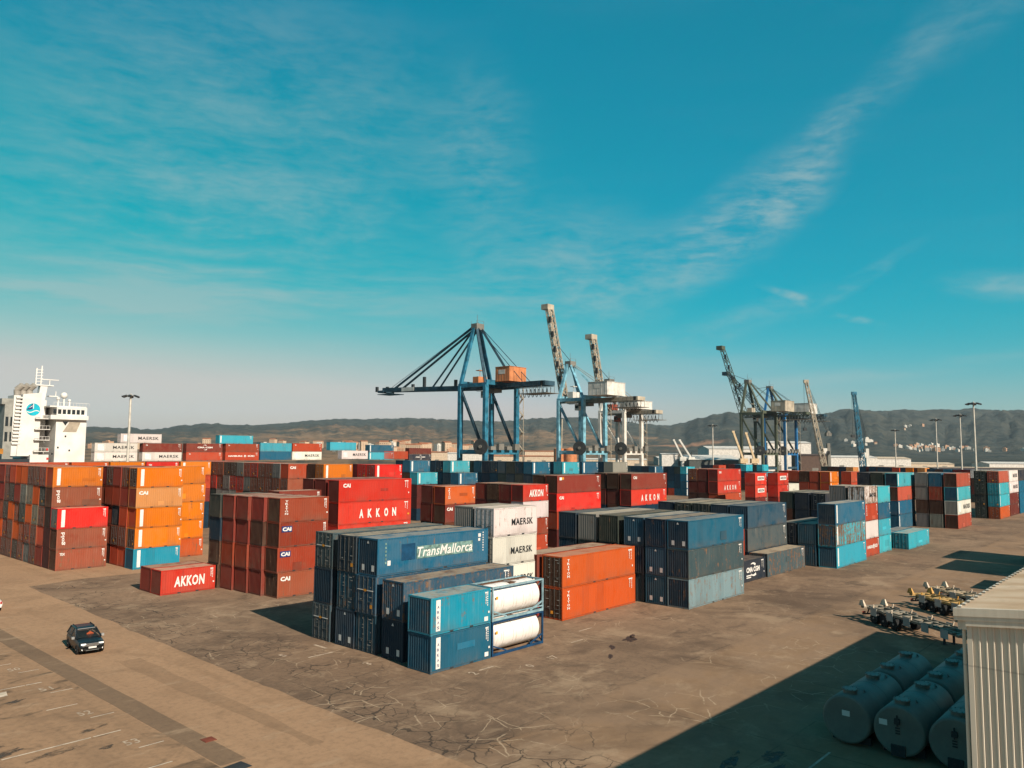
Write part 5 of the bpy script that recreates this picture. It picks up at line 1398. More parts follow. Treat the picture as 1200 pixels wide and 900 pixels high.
        an = math.radians(lean); ey, ez = yb + up_len * math.cos(an), zb + 1 + up_len * math.sin(an)
        mb = MB()
        if lattice:
            mb.lattice((0, yb, zb + 1), (0, ey, ez), 6.0, 3.4, 12, .34, up=(0, 1, 0), w1=4.4, h1=1.6)
        else:
            for s in (-1.9, 1.9): mb.lattice((s, yb, zb + 1), (s, ey, ez), .9, 1.7, 16, .30, up=(0, 1, 0))
            mb.beam((0, yb - .4, zb + 1), (0, ey - .4, ez), .5, .5)
            for k in range(18):
                t = k / 17; y, z = yb + (ey - yb) * t, zb + 1 + (ez - zb - 1) * t; mb.beam((-2.5, y, z), (2.5, y, z), .5, .7)
                if k < 17:
                    t2 = (k + 1) / 17; mb.beam((-2.4, y - .6, z), (2.4, yb + (ey - yb) * t2 - .6, zb + 1 + (ez - zb - 1) * t2), .25)
        mb.box(-2.6, ey - 1.2, ez - 1.5, 2.6, ey + 3.2, ez + 1.2)
        bo = part('boom', mb, boomc)
        mb = MB()
        for k in range(5):
            t = .18 + .16 * k; y, z = yb + (ey - yb) * t, zb + 1 + (ez - zb - 1) * t; mb.box(-3.2, y - 1.7, z, -2.4, y - .4, z + 3.0)
        part('boom_fitting', mb, DARK, bo)
        mb = MB(); mb.tube((1.0, g, zap), (1.5, yb + (ey - yb) * .6, zb + (ez - zb) * .6), .14, 5); mb.tube((-1.0, g, zap), (-1.5, yb + (ey - yb) * .35, zb + (ez - zb) * .35), .14, 5)
        part('forestay', mb, DARK)
    mb = MB()
    for s in (-1, 1): mb.beam((s, g - .3, zap - .3), (s * 2.6, -back * .55, zb + 1.2), .22)
    part('backstay', mb, boomc)
    mb = MB(); mb.box(-2.3, g - 2.0, zap - 2.4, 2.3, g + 1.6, zap + .3)
    for s in (-2.2, 2.2): mb.beam((s, g - 1.9, zap), (s, g - 1.9, zap + 1.6), .1); mb.beam((s, g + 1.5, zap), (s, g + 1.5, zap + 1.6), .1)
    mb.beam((-2.2, g - 1.9, zap + 1.5), (2.2, g - 1.9, zap + 1.5), .1); mb.beam((0, g, zap), (0, g, zap + 4.5), .12)
    part('apex_platform', mb, CGREY)
    ya, yc, xa, xb, hh = house_box
    mb = MB(); mb.box(xa, ya, zb + 1.6, xb, yc, zb + 1.6 + hh); i = len(mb.v)
    hs = part('machinery_house', mb, house)
    mb = MB()
    for k in range(5): y = ya + 1 + k * (yc - ya - 2) / 4; mb.box(xa - .06, y - .08, zb + 1.6, xa - .002, y + .08, zb + 1.6 + hh)
    for k in range(6): x = xa + .8 + k * (xb - xa - 1.6) / 5; mb.box(x - .08, ya - .06, zb + 1.6, x + .08, ya - .002, zb + 1.6 + hh)
    mb.box(xa - .2, ya - .2, zb + 1.6 + hh, xb + .2, yc + .2, zb + 1.75 + hh); part('house_seam', mb, house, hs)
    mb = MB(); mb.box(xa - .08, (ya + yc) / 2 - 1.6, zb + 1.6 + hh * .50, xa - .06, (ya + yc) / 2 + 2.2, zb + 1.6 + hh * .80); part('sign_board', mb, CWHITE, hs)
    mb = MB(); mb.box(-3.2, g - 4.2, zb + 1.6, 2.2, g - .8, zb + 4.6); mb.beam((-1, g - 3, zb + 4.6), (-1, g - 3, zb + 8), .15); mb.box(-2.6, g - 4, zb + 7.2, .6, g - 2, zb + 7.5)
    part('control_house', mb, housec or house)
    # trolley, operator's cab, festoon
    mb = MB(); mb.box(-2.4, 2, zb - 2.6, 2.4, 8, zb - 1.2); mb.box(-3.4, 3, zb - 1.4, 3.4, 7, zb - .9); part('trolley', mb, CGREY)
    mb = MB(); mb.box(-1.4, 8.2, zb - 4.6, 1.4, 11, zb - 1.6); cabn = part('operator_cab', mb, housec or CWHITE)
    mb = MB(); mb.box(-1.2, 11.0, zb - 4.2, 1.2, 11.04, zb - 2.2); mb.box(-1.44, 8.8, zb - 3.6, -1.4, 10.8, zb - 2.2); part('window', mb, GLASS_D, cabn)
    mb = MB()
    for k in range(9):
        ya_ = -back + 2 + k * 2.2
        for j in range(8):
            f = lambda u: (4.4, ya_ + 2.0 * u, zb - 1.6 - 3.4 * (1 - (2 * u - 1) ** 2))
            mb.tube(f(j / 8), f((j + 1) / 8), .13, 5, caps=False)
    part('festoon_cable', mb, BLACK)
    mb = MB(); mb.box(-4.4, -back - 2.5, zb - 4.2, 4.4, -back + 12, zb - 4.0)
    for k in range(7): mb.beam((-4.2, -back + k * 2, zb - 4.1), (-4.2, -back + k * 2, zb - 1), .14); mb.beam((4.2, -back + k * 2, zb - 4.1), (4.2, -back + k * 2, zb - 1), .14)
    part('maintenance_platform', mb, CGREY)
    # stair tower on the landward right-hand leg
    mb = MB(); xs = hw + 2.2
    for k in range(10):
        z = 5 + k * (zb - 6) / 10; z2 = 5 + (k + 1) * (zb - 6) / 10; y1, y2 = (-1.6, 1.6) if k % 2 else (1.6, -1.6)
        mb.beam((xs, y1, z), (xs, y2, z2), .7, .25); mb.box(xs - .9, y2 - .6, z2 - .1, xs + .9, y2 + .6, z2)
        mb.beam((xs + .5, y1, z + 1.1), (xs + .5, y2, z2 + 1.1), .08)
    for s in (-2.0, 2.0): mb.beam((xs, s, 3), (xs, s, zb), .22)
    part('stair_tower', mb, CBEIGE)
    mb = MB(); mb.lathe((-hw - 1.6, 1.0, 17.2), (1, .3, 0), [(-.35, 3.2), (-.3, 3.3), (.3, 3.3), (.35, 3.2)], 24); rl = part('cable_reel', mb, DARK)
    mb = MB(); mb.lathe((-hw - 1.9, .9, 17.2), (1, .3, 0), [(-.5, .7), (.5, .7)], 12); part('reel_hub', mb, CGREY, rl)
    for k in range(4):
        mb = MB(); mb.box(-hw + 1 + k * 5, -2.4, 15.9, -hw + 4 + k * 5, -.8, 17.4 + (k % 2) * 1.1); part('electrical_cabinet', mb, CGREY)
    return o
sts_crane(242.0, 'blue quay crane with boom lowered over the water and orange machinery house', CBLUE, CDBLUE, ORANGE, 43.0, 71.0, False, house_box=(-9, -1, -5, 5.5, 6.0), brace=CDBLUE, reach=61.5, back=25.5)
sts_crane(309.0, 'light blue quay crane with beige boom raised and large white machinery house', CSKY, CBEIGE, CWHITE, 40.5, 60.5, True, hw=9.0, house_box=(-16, -5, -12, 3, 6.2), lean=78, up_len=50, back=26)
sts_crane(343.0, 'white quay crane with raised boom standing just right of the light blue crane', CWHITE, CBEIGE, CWHITE, 36.0, 54.0, True, hw=8.0, house_box=(-8, 3, -8, 6, 4.0), lean=80, up_len=42, housec=plain('crane_red', (.22, .05, .03), .6), back=15)
sts_crane(511.0, 'olive grey quay crane with tall lattice boom raised, left one of the far pair', COLIVE, COLIVE, CBEIGE, 42.0, 66.0, True, hw=11.0, house_box=(-14, -4, -6, 9, 7), lean=72, up_len=50, lattice=True, back=26)
sts_crane(547.0, 'dark quay crane with bright blue legs and half raised lattice boom', plain('crane_strong_blue', (.015, .10, .24), .5), CDBLUE, CWHITE, 42.0, 64.0, True, hw=10.0, house_box=(-16, -5, -6, 9, 7), lean=48, up_len=44, lattice=True, brace=COLIVE, back=24)

# ------------------------------------------------------------------ mobile harbour cranes
def mobile_crane(px, D, ztip, tip_px, label, bc, tc):
    x, y = at_px(px, D)
    # slewing direction: the boom leans across the line of sight towards its tip
    o = thing('harbour_crane', label, 'crane', (x, y, 0), YAW - math.pi / 2, 'mobile harbour cranes')
    dx = (tip_px - px) / FPX * D
    mb = MB(); mb.box(-5, -4, 1.2, 5, 4, 3.0)
    for k in range(6): mb.tube((-4.4 + k * 1.76, -4.2, .7), (-4.4 + k * 1.76, 4.2, .7), .7, 12)
    for sx in (-1, 1):
        for sy in (-1, 1): mb.beam((sx * 4, sy * 3, 2), (sx * 6.5, sy * 6, .3), .6); mb.box(sx * 6.5 - .9, sy * 6 - .9, 0, sx * 6.5 + .9, sy * 6 + .9, .3)
    ob('undercarriage', mb.mesh('undercarriage', DARK), o)
    mb = MB(); mb.box(-3, -3.5, 3.2, 5, 3.5, 6.8); ob('slewing_house', mb.mesh('slewing_house', tc), o)
    mb = MB(); mb.beam((1.5, 0, 6), (1.2, 0, ztip * .40), 1.5, 1.5); mb.box(.0, -1.4, ztip * .47, 2.6, 1.4, ztip * .47 + 1.6); mb.tube((1.2, -1, ztip * .47 + 1.8), (1.2, 1, ztip * .47 + 1.8), .9, 12); ob('tower', mb.mesh('tower', tc), o)
    mb = MB(); mb.box(-2.0, -1.2, ztip * .30, .2, 1.2, ztip * .30 + 2.6); cb = ob('operator_cab', mb.mesh('operator_cab', CWHITE), o)
    mb = MB(); mb.box(-2.05, -1.0, ztip * .30 + .9, -2.0, 1.0, ztip * .30 + 2.2); ob('window', mb.mesh('window', GLASS_D), cb)
    mb = MB(); mb.lattice((-1.0, 0, 8), (dx, -4, ztip), 2.3, 2.3, 20, .26, up=(0, 1, 0), w1=1.3, h1=1.1); mb.box(dx - 1.2, -4.6, ztip - .6, dx + 1.2, -3.4, ztip + 1.0); ob('boom', mb.mesh('boom', bc), o)
    mb = MB()
    for s in (-.7, .7): mb.tube((1.2, s, ztip * .47 + 1.8), (dx, -4 + s, ztip), .10, 5)
    mb.tube((dx - 1.2, -4, ztip), (dx - 1.2, -4, ztip * .55), .08, 5); ob('hoist_rope', mb.mesh('hoist_rope', DARK), o)
    mb = MB(); mb.box(dx - 2, -4.6, ztip * .52, dx - .4, -3.4, ztip * .55); ob('hook_block', mb.mesh('hook_block', DARK), o)
    return o
mobile_crane(968, 430, 52, 945, 'white lattice boom harbour crane right of the far crane pair', CBEIGE, CGREY)
mobile_crane(1013, 430, 45.5, 1000, 'blue lattice boom harbour crane standing alone before the right hills', CBLUE, CWHITE)
def luffing(px, D, z, tip, label, c):
    x, y = at_px(px, D); dx = (tip - px) / FPX * D
    o = thing('dock_crane', label, 'crane', (x, y, 0), YAW - math.pi / 2, 'small dock cranes')
    mb = MB(); mb.tube((0, 0, 0), (0, 0, 9), 1.6, 14); mb.box(-2.4, -2, 9, 2.4, 2, 12); ob('pedestal', mb.mesh('pedestal', c), o)
    mb = MB(); mb.beam((0, 0, 11), (dx, 0, z), 1.5, 1.2); mb.box(dx - .8, -.8, z - .6, dx + .8, .8, z + .6); ob('jib', mb.mesh('jib', c), o)
    mb = MB(); mb.tube((0, 0, 14), (dx, 0, z), .08, 5); mb.beam((0, 0, 12), (.4, 0, 16), .5); ob('luffing_rope', mb.mesh('luffing_rope', DARK), o)
CT = plain('ship_crane_tan', (.42, .32, .20), .6)
luffing(800, 620, 25, 790, 'cream dock crane jib leaning left before the bare quarry', CWHITE); luffing(810, 620, 25, 797, 'second cream dock crane jib beside the first', CWHITE)
luffing(871, 520, 29, 860, 'tan ship crane jib left of the far crane pair', CT); luffing(884, 520, 28, 875, 'tan ship crane jib between the far crane legs', CT); luffing(658, 900, 52, 658.8, 'thin upright mast crane between light blue legs', CBEIGE)

# ------------------------------------------------------------------ container ship at the quay
SHIPY = 243.2
SHW = plain('ship_white', (.50, .485, .455), .5, 0, .10, .25)
SHD = plain('ship_hull_dark', (.02, .025, .03), .5)
FX = 2.1
ship = thing('container_ship', 'container ship with white superstructure and blue funnel emblem at the far left', 'ship', (0, 0, 0))
SHIFT = [0.0]
def sp(nm, mb, mt, par=None):
    mb.v = [(x + SHIFT[0], y, z) for x, y, z in mb.v]
    return ob(nm, mb.mesh(nm, mt), par or ship)
hull = [[(58, SHIPY + 8, -2), (58, SHIPY + 16, -2), (55, SHIPY + 22, 9), (55, SHIPY + 2, 9)], [(75, SHIPY + .6, -2), (75, SHIPY + 23.4, -2), (75, SHIPY + 24, 8), (75, SHIPY, 8)], [(200, SHIPY + .6, -2), (200, SHIPY + 23.4, -2), (200, SHIPY + 24, 8), (200, SHIPY, 8)], [(222, SHIPY + 10, -2), (222, SHIPY + 14, -2), (230, SHIPY + 13, 11), (230, SHIPY + 11, 11)]]
mb = MB(); loft(mb, hull); sp('hull', mb, SHD)
# accommodation block: px 65..101
mb = MB(); mb.box(77.2, SHIPY + .3, 7.9, 85.2, SHIPY + 23, 27.0); acc = sp('superstructure', mb, SHW)
mb = MB(); mb.box(71.3, SHIPY + .8, 8, 75.9, SHIPY + 23, 13.4); mb.box(73.4, SHIPY + 6, 13.4, 76.2, SHIPY + 20, 29.0); sp('deckhouse', mb, SHW)
mb = MB()
for z in (14.2, 17.4, 20.4, 23.4): mb.box(72.2, SHIPY + .9, z, 76.0, SHIPY + 6, z + .18)
for z in (14.2, 17.4, 20.4, 23.4):
    for k in range(5): mb.beam((72.3 + k * .9, SHIPY + 1, z), (72.3 + k * .9, SHIPY + 1, z + 1.1), .06)
    mb.beam((72.3, SHIPY + 1, z + 1.1), (75.9, SHIPY + 1, z + 1.1), .07)
sp('open_deck', mb, SHW)
mb = MB(); mb.box(75.4, SHIPY - .8, 23.4, 85.3, SHIPY + 23.4, 24.6); mb.box(75.6, SHIPY + 1.0, 26.9, 85.2, SHIPY + 23, 27.3); sp('bridge_wing', mb, SHW, acc)
for k in range(7):
    mb = MB(); x = 76.3 + k * 1.22; mb.box(x, SHIPY + .22, 25.0, x + .85, SHIPY + .32, 26.3); sp('bridge_window', mb, GLASS_D, acc)
mb = MB()
mb.poly([(79.0, SHIPY + .24, 19.9), (82.6, SHIPY + .24, 19.9), (83.6, SHIPY + .24, 22.8), (80.7, SHIPY + .24, 22.8)][::1]); sp('recess_shade', mb, plain('ship_shade_beige', (.26, .22, .17), .7), acc)  # flat beige shape, shade painted onto the superstructure wall
mb = MB(); mb.poly([(78.8, SHIPY + .24, 22.9), (80.4, SHIPY + .24, 22.9), (79.6, SHIPY + .24, 21.7)]); sp('recess_shade', mb, GLASS_D, acc)  # flat dark triangle, more shade painted on the same wall
for x, z in ((79.6, 18.4), (77.8, 15.2), (76.4, 13.4), (80.8, 14.4)):
    mb = MB(); mb.box(x, SHIPY + .22, z, x + .42, SHIPY + .30, z + .5); sp('porthole', mb, GLASS_D, acc)
for x, z in ((75.2, 14.6), (75.4, 12.0)):
    mb = MB(); mb.box(x, SHIPY + .70, z, x + .5, SHIPY + .80, z + .6); sp('life_ring', mb, plain('life_ring_red', (.40, .03, .03), .5), ship)
# funnel casing with emblem
SHIFT[0] = FX
mb = MB(); loft(mb, [[(66.2, SHIPY + 2, 13), (71.6, SHIPY + 2, 13), (71.6, SHIPY + 9, 13), (66.2, SHIPY + 9, 13)], [(67.0, SHIPY + 2, 30.2), (71.6, SHIPY + 2, 30.8), (71.6, SHIPY + 9, 30.8), (67.0, SHIPY + 9, 30.2)]]); fun = sp('funnel', mb, SHW)
mb = MB()
for k in range(14): z = 16.2 + k * .98; mb.box(64.9 + (k * .04), SHIPY + 1.9, z, 66.9, SHIPY + 2.6, z + .45)
mb.box(64.9, SHIPY + 2.5, 13, 66.5, SHIPY + 8, 29.8); sp('louvre', mb, SHW, fun)
cx, cz, R_ = 69.65, 26.0, 1.75
mb = MB(); mb.lathe((cx, SHIPY + 2.0, cz), (0, -1, 0), [(0, R_), (.03, R_)], 32); em = sp('emblem', mb, plain('emblem_teal', (.005, .28, .36), .4), fun)
mb = MB()
yq = SHIPY + 1.955
mb.poly([(cx - R_ * .98, yq, cz - .1), (cx - R_ * .7, yq, cz + .4), (cx - .15, yq, cz + R_ * .97), (cx - .15, yq, cz + .15), (cx - .9, yq, cz - .1)]); sp('emblem_mark', mb, INKBLUE, em)
mb = MB()
for k in range(10):
    a = -1 + .2 * k; b = a + .2; f = lambda t: .28 * math.sin(t * 3.0) - .55
    mb.quad((cx + a * 1.55, yq - .003, cz + f(a) - .12), (cx + b * 1.55, yq - .003, cz + f(b) - .12), (cx + b * 1.55, yq - .003, cz + f(b) + .12), (cx + a * 1.55, yq - .003, cz + f(a) + .12))
mb.quad((cx - .10, yq - .003, cz + .2), (cx + .10, yq - .003, cz + .2), (cx + .10, yq - .003, cz + R_ * .95), (cx - .10, yq - .003, cz + R_ * .95))
mb.quad((cx - 1.0, yq - .003, cz + .35), (cx - .2, yq - .003, cz + .95), (cx - .2, yq - .003, cz + 1.15), (cx - 1.0, yq - .003, cz + .5))
sp('emblem_mark', mb, LETTER, em)
for x, dx in ((66.2, .9), (67.6, 1.0), (69.2, 1.1)):
    mb = MB(); mb.tube((x, SHIPY + 4.5, 30), (x - .1, SHIPY + 4.5, 30.6 + dx), .85, 14); mb.tube((x - .1, SHIPY + 4.5, 30.6 + dx), (x + .9, SHIPY + 3.4, 31.9 + dx), .9, 14, r1=.8); sp('exhaust_pipe', mb, plain('sooty_steel', (.24, .22, .19), .6), fun)
mb = MB(); mb.box(62.2, SHIPY + 3, 27.2, 66.0, SHIPY + 8, 28.8); mb.box(63.0, SHIPY + 3, 12.0, 65.6, SHIPY + 8, 27.2)
for z in (18.4, 22.2):
    pass
sp('aft_casing', mb, plain('ship_grey', (.20, .20, .18), .6))
for x in (63.3, 64.5):
    for z in (17.0, 21.2):
        mb = MB(); mb.box(x, SHIPY + 2.93, z, x + .7, SHIPY + 2.99, z + 2.6); sp('window', mb, GLASS_D)
mb = MB(); mb.box(55, SHIPY + 1, 9, 71.3, SHIPY + 23, 12.2); sp('stern_deck', mb, SHD)
mb = MB(); mb.box(56, SHIPY + .4, 13.6, 62.6, SHIPY + 1.4, 15.0); sp('lifeboat', mb, plain('lifeboat_orange', (.30, .13, .02), .5))
# radar mast and domes
mb = MB(); mb.beam((72.9, SHIPY + 8, 28), (73.6, SHIPY + 8, 35.2), 2.0, 1.8); mb.box(71.4, SHIPY + 6.8, 34.8, 76.0, SHIPY + 9.4, 35.2)
for x in (71.6, 72.9): mb.beam((x, SHIPY + 8, 35), (x + .1, SHIPY + 8, 41.5 if x < 72 else 42.5), .30)
for k in range(5): mb.beam((71.4, SHIPY + 8, 36.4 + k * 1.1), (73.4, SHIPY + 8, 36.6 + k * 1.1), .2)
mb.beam((75.2, SHIPY + 8, 35), (75.2, SHIPY + 8, 37.2), .25); mb.box(73.0, SHIPY + 7.8, 37.2, 77.6, SHIPY + 8.2, 37.5); mb.box(75, SHIPY + 7, 30.8, 77.4, SHIPY + 9, 31.2); mb.beam((77.0, SHIPY + 8, 31), (77.0, SHIPY + 8, 33), .2)
mb.v = [(x, y, 28 + (z - 28) * .76 if z > 28 else z) for x, y, z in mb.v]
sp('radar_mast', mb, SHW)
SHIFT[0] = .8
for x, z, r in ((79.9, 30.6, .95), (78.4, 29.6, .5), (81.4, 29.2, .45)):
    mb = MB(); mb.ball((x, SHIPY + 6, z), r, 14, 8); mb.beam((x, SHIPY + 6, 27), (x, SHIPY + 6, z), .4); sp('radar_dome', mb, SHW)
mb = MB()
for k in range(12): mb.beam((75.8 + k * .85, SHIPY + 1.1, 27.2), (75.8 + k * .85, SHIPY + 1.1, 28.3), .06)
mb.beam((75.8, SHIPY + 1.1, 28.3), (85.1, SHIPY + 1.1, 28.3), .07); sp('railing', mb, SHW)
SHIFT[0] = 0.0
mb = MB()
for k in range(9): mb.box(86 + k * 14.2, SHIPY + .3, 7.9, 99.6 + k * 14.2, SHIPY + 23.6, 8.7)
sp('hatch_cover', mb, plain('hatch_cover_grey', (.08, .05, .04), .7))
yc = SHIPY + .35
dk = lambda nm, X, tiers, base=8.75, H=2.78, extra=None: block(nm + ' on the ship', X, yc, L40, H, [tiers] + (extra or []), 0, z0=base)
dk('first deck bay', 87.8, ['#', 'W/d/maersk', 'W/d/maersk'], extra=[['#', 'DB/d', 'RB/d']], H=2.72)
dk('second deck bay', 101.6, ['#', 'W/d/maersk', 'M/d/small'], extra=[['#', 'GG/d', 'GG/d']], H=2.74)
dk('third deck bay', 115.3, ['#', 'OR/d/small', 'M/d/cma'], extra=[['#', 'GG/d', 'DBR/d']], H=2.78)
dk('fourth deck bay', 128.6, ['#', 'OR/d/hsud', 'RR/d/small'], H=2.82)
dk('fifth deck bay', 141.2, ['#', 'B/d', 'C/d'], H=2.95)
dk('sixth deck bay', 153.9, ['#', 'W/d/maersk', 'OR/d/small'], H=2.95, extra=[['#', 'DB/d', 'DBR/d']])
dk('seventh deck bay', 175.0, ['#', 'W/d/maersk'], H=3.2, extra=[['#', 'G/d'], ['#', 'DBR/d'], ['#', 'G/d', 'C/d']])
dk('eighth deck bay', 187.8, ['#', 'C/d/strip', 'B/d/strip'], H=2.9)
dk('ninth deck bay', 195.3, ['#', 'OR/d'], H=3.15)
dk('tenth deck bay', 208.0, ['W/d/maersk', 'N/d/cma', 'DR/d'], H=2.55)
block('upper ship row by the mast', 95.0, yc, L40, 2.8, [['W/d/maersk'], ['GG/d']], 0, z0=17.0)
block('upper ship row, cyan pair', 126.2, yc, L40, 2.8, [['C/d/strip'], ['DBR/d']], 0, z0=17.15)

# ------------------------------------------------------------------ lamp masts
def lamp_mast(px, D, ztop, r, label, arms=True):
    x, y = at_px(px, D)
    o = thing('lamp_mast', label, 'lamp mast', (x, y, 0), 0, 'floodlight masts around the port')
    mb = MB(); mb.tube((0, 0, 0), (0, 0, ztop), r, 12, r1=r * .55); mb.box(-.5, -.5, 0, .5, .5, .5); ob('pole', mb.mesh('pole', plain('mast_galvanised', (.42, .39, .34), .5, .2)), o)
    mb = MB(); mb.lathe((0, 0, ztop - .6), (0, 0, 1), [(0, .5), (.1, 1.3), (.25, 1.3), (.3, .4)], 12); ob('head_frame', mb.mesh('head_frame', STEEL), o)
    for k in range(6):
        a = k * math.pi / 3; mb = MB(); c, s = math.cos(a), math.sin(a)
        mb.beam((c * 1.0, s * 1.0, ztop - .4), (c * 2.0, s * 2.0, ztop - .75), .7, .35); ob('floodlight', mb.mesh('floodlight', DARK), o)
lamp_mast(150, 210, 28.6, .42, 'tall white floodlight mast in front of the ship containers')
lamp_mast(835.5, 330, 27.2, .34, 'floodlight mast left of the far crane pair')
lamp_mast(922, 340, 29.5, .34, 'floodlight mast among the far crane legs')
lamp_mast(1049.5, 420, 27.6, .36, 'thin floodlight mast right of the blue harbour crane')
lamp_mast(1098, 330, 29.0, .30, 'middle floodlight mast of the three on the right')
lamp_mast(1126.5, 300, 29.2, .32, 'floodlight mast second from the right edge')
lamp_mast(1143, 250, 30.2, .36, 'tallest floodlight mast on the right')

# ------------------------------------------------------------------ sheds, tanks and houses beyond the quay
def shed(px, D, w, d, h, wall, roof, label, rz=0.0, z=1.0):
    x, y = at_px(px, D)
    o = thing('storage_shed', label, 'shed', (x, y, z - 2), YAW - math.pi / 2 + rz, 'sheds beyond the harbour')
    mb = MB(); mb.box(-w / 2, 0, 0, w / 2, d, h); ob('wall', mb.mesh('wall', wall), o)
    mb = MB(); e = .6; zr = h + w * .0 + d * .06
    mb.poly([(-w / 2 - e, -e, h), (w / 2 + e, -e, h), (w / 2 + e, d / 2, zr), (-w / 2 - e, d / 2, zr)]); mb.poly([(-w / 2 - e, d / 2, zr), (w / 2 + e, d / 2, zr), (w / 2 + e, d + e, h), (-w / 2 - e, d + e, h)])
    mb.poly([(-w / 2 - .02, 0, h), (-w / 2 - .02, d / 2, zr), (-w / 2 - .02, d, h)]); mb.poly([(w / 2 + .02, 0, h), (w / 2 + .02, d, h), (w / 2 + .02, d / 2, zr)])
    ob('roof', mb.mesh('roof', roof), o)
    mb = MB(); n = max(1, int(w / 18))
    for k in range(n): c = -w / 2 + (k + .5) * w / n; mb.box(c - 2.4, -.08, 0, c + 2.4, -.02, min(5.5, h * .7))
    ob('door', mb.mesh('door', CGREY), o)
    return o
SHEDW = plain('shed_white', (.46, .43, .39), .6); SHEDD = plain('shed_dark', (.06, .065, .06), .7); SHEDC = plain('shed_cream', (.42, .33, .24), .7); SHEDG = plain('shed_grey', (.25, .24, .22), .7); TILE = plain('tile_roof', (.30, .11, .05), .8, 0, .3, .05); SHEDB = plain('shed_brown', (.07, .045, .035), .7)
shed(800, 900, 55, 30, 10, SHEDG, SHEDW, 'pale grey shed with a white roof left of the far cranes')
shed(838, 620, 40, 60, 11, SHEDD, SHEDW, 'dark fronted shed under a long white roof left of the far cranes')
shed(862, 700, 46, 40, 20, SHEDW, SHEDW, 'tall white shed rising behind the dark fronted one')
shed(785, 640, 13, 12, 15, SHEDW, SHEDW, 'small white building beside the cream dock crane jibs')
shed(722, 760, 60, 20, 9, SHEDC, SHEDW, 'low cream shed behind the white crane legs'); 
shed(955, 640, 22, 20, 15, SHEDB, SHEDB, 'dark brown shed right of the far crane pair', 0); shed(925, 760, 40, 30, 26, SHEDW, SHEDW, 'tall white block seen through the far crane legs'); shed(905, 800, 36, 24, 22, SHEDW, SHEDC, 'second white block seen through the far crane legs')
shed(1000, 820, 46, 30, 13, SHEDW, SHEDW, 'white shed beside the blue harbour crane'); shed(1032, 860, 60, 30, 12, SHEDW, SHEDC, 'long white shed right of the blue harbour crane'); shed(1072, 900, 80, 24, 7, SHEDC, SHEDC, 'low cream shed before the right hills')
shed(1160, 560, 60, 26, 7, SHEDB, SHEDB, 'low dark brown shed near the right edge'); shed(1130, 760, 150, 20, 5, SHEDC, SHEDC, 'long low cream shed along the right shore'); shed(1192, 820, 50, 26, 9, SHEDW, SHEDW, 'white shed at the right edge')
shed(548, 900, 46, 22, 13, SHEDW, SHEDW, 'white shed between the blue crane legs'); shed(620, 950, 90, 22, 10, SHEDC, TILE, 'long low tiled shed right of the blue crane'); shed(570, 1000, 60, 22, 12, SHEDC, SHEDW, 'cream shed seen under the blue crane portal'); shed(500, 950, 50, 22, 14, SHEDC, TILE, 'cream shed with a tiled roof left of the blue crane')
shed(640, 1100, 60, 24, 16, SHEDC, TILE, 'tiled shed left of the light blue crane legs')
for k, (px, w) in enumerate(((655, 12), (668.5, 15))):
    x, y = at_px(px, 900); o = thing('fuel_tank', ['small orange fuel tank between light blue crane legs', 'larger orange fuel tank between light blue crane legs'][k], 'tank', (x, y, 0), 0, 'orange fuel tanks')
    mb = MB(); mb.tube((0, 0, 0), (0, 0, 18.5), w / 2, 24); ob('shell', mb.mesh('shell', ORANGE), o)
    mb = MB(); mb.tube((0, 0, 18.5), (0, 0, 20), w / 2 + .1, 24, r1=.6); ob('roof', mb.mesh('roof', ORANGE), o)
# houses
HR = random.Random(21)
HM = [plain('house_white', (.48, .45, .40), .8, 0, .05, .02), plain('house_cream', (.40, .29, .20), .8, 0, .05, .02), plain('house_pink', (.36, .21, .13), .8, 0, .05, .02)]
HOUSE = []
for k in range(8):
    w, d, h = [(14, 11, 8), (11, 10, 7), (18, 12, 12), (22, 14, 18), (16, 14, 24), (26, 13, 14), (12, 12, 10), (30, 16, 20)][k]
    mb = MB(); mb.box(-w / 2, -d / 2, -6, w / 2, d / 2, h); a = mb.mesh('walls', HM[k % 3])
    mb = MB()
    if k % 3 == 1:
        mb.poly([(-w / 2 - .5, -d / 2 - .5, h), (w / 2 + .5, -d / 2 - .5, h), (w / 2 + .5, 0, h + 2.4), (-w / 2 - .5, 0, h + 2.4)]); mb.poly([(-w / 2 - .5, 0, h + 2.4), (w / 2 + .5, 0, h + 2.4), (w / 2 + .5, d / 2 + .5, h), (-w / 2 - .5, d / 2 + .5, h)])
        r_ = mb.mesh('roof', TILE)
    else:
        mb.box(-w / 2 - .1, -d / 2 - .1, h, w / 2 + .1, d / 2 + .1, h + .8); mb.box(-w * .2, -d * .2, h + .8, w * .15, d * .2, h + 3.4); r_ = mb.mesh('roof', HM[k % 3])
    mb = MB(); nf = max(1, int(h / 3.2)); nc = max(2, int(w / 3.4))
    for f in range(nf):
        for c in range(nc):
            x = -w / 2 + (c + .5) * w / nc; z = 1.2 + f * 3.1; mb.box(x - .6, -d / 2 - .05, z, x + .6, -d / 2 + .05, z + 1.3)
    for f in range(nf):
        for c in range(2):
            y = -d / 2 + (c + .5) * d / 2; z = 1.2 + f * 3.1; mb.box(-w / 2 - .05, y - .6, z, -w / 2 + .05, y + .6, z + 1.3)
    HOUSE.append((a, r_, mb.mesh('windows', GLASS_D)))
KINDS = [('white', 'house'), ('cream tile roofed', 'house'), ('pink flat roofed', 'house'), ('white four storey', 'block'), ('cream six storey', 'block'), ('long pink', 'block'), ('small white', 'house'), ('large cream', 'block')]
HN = [0]
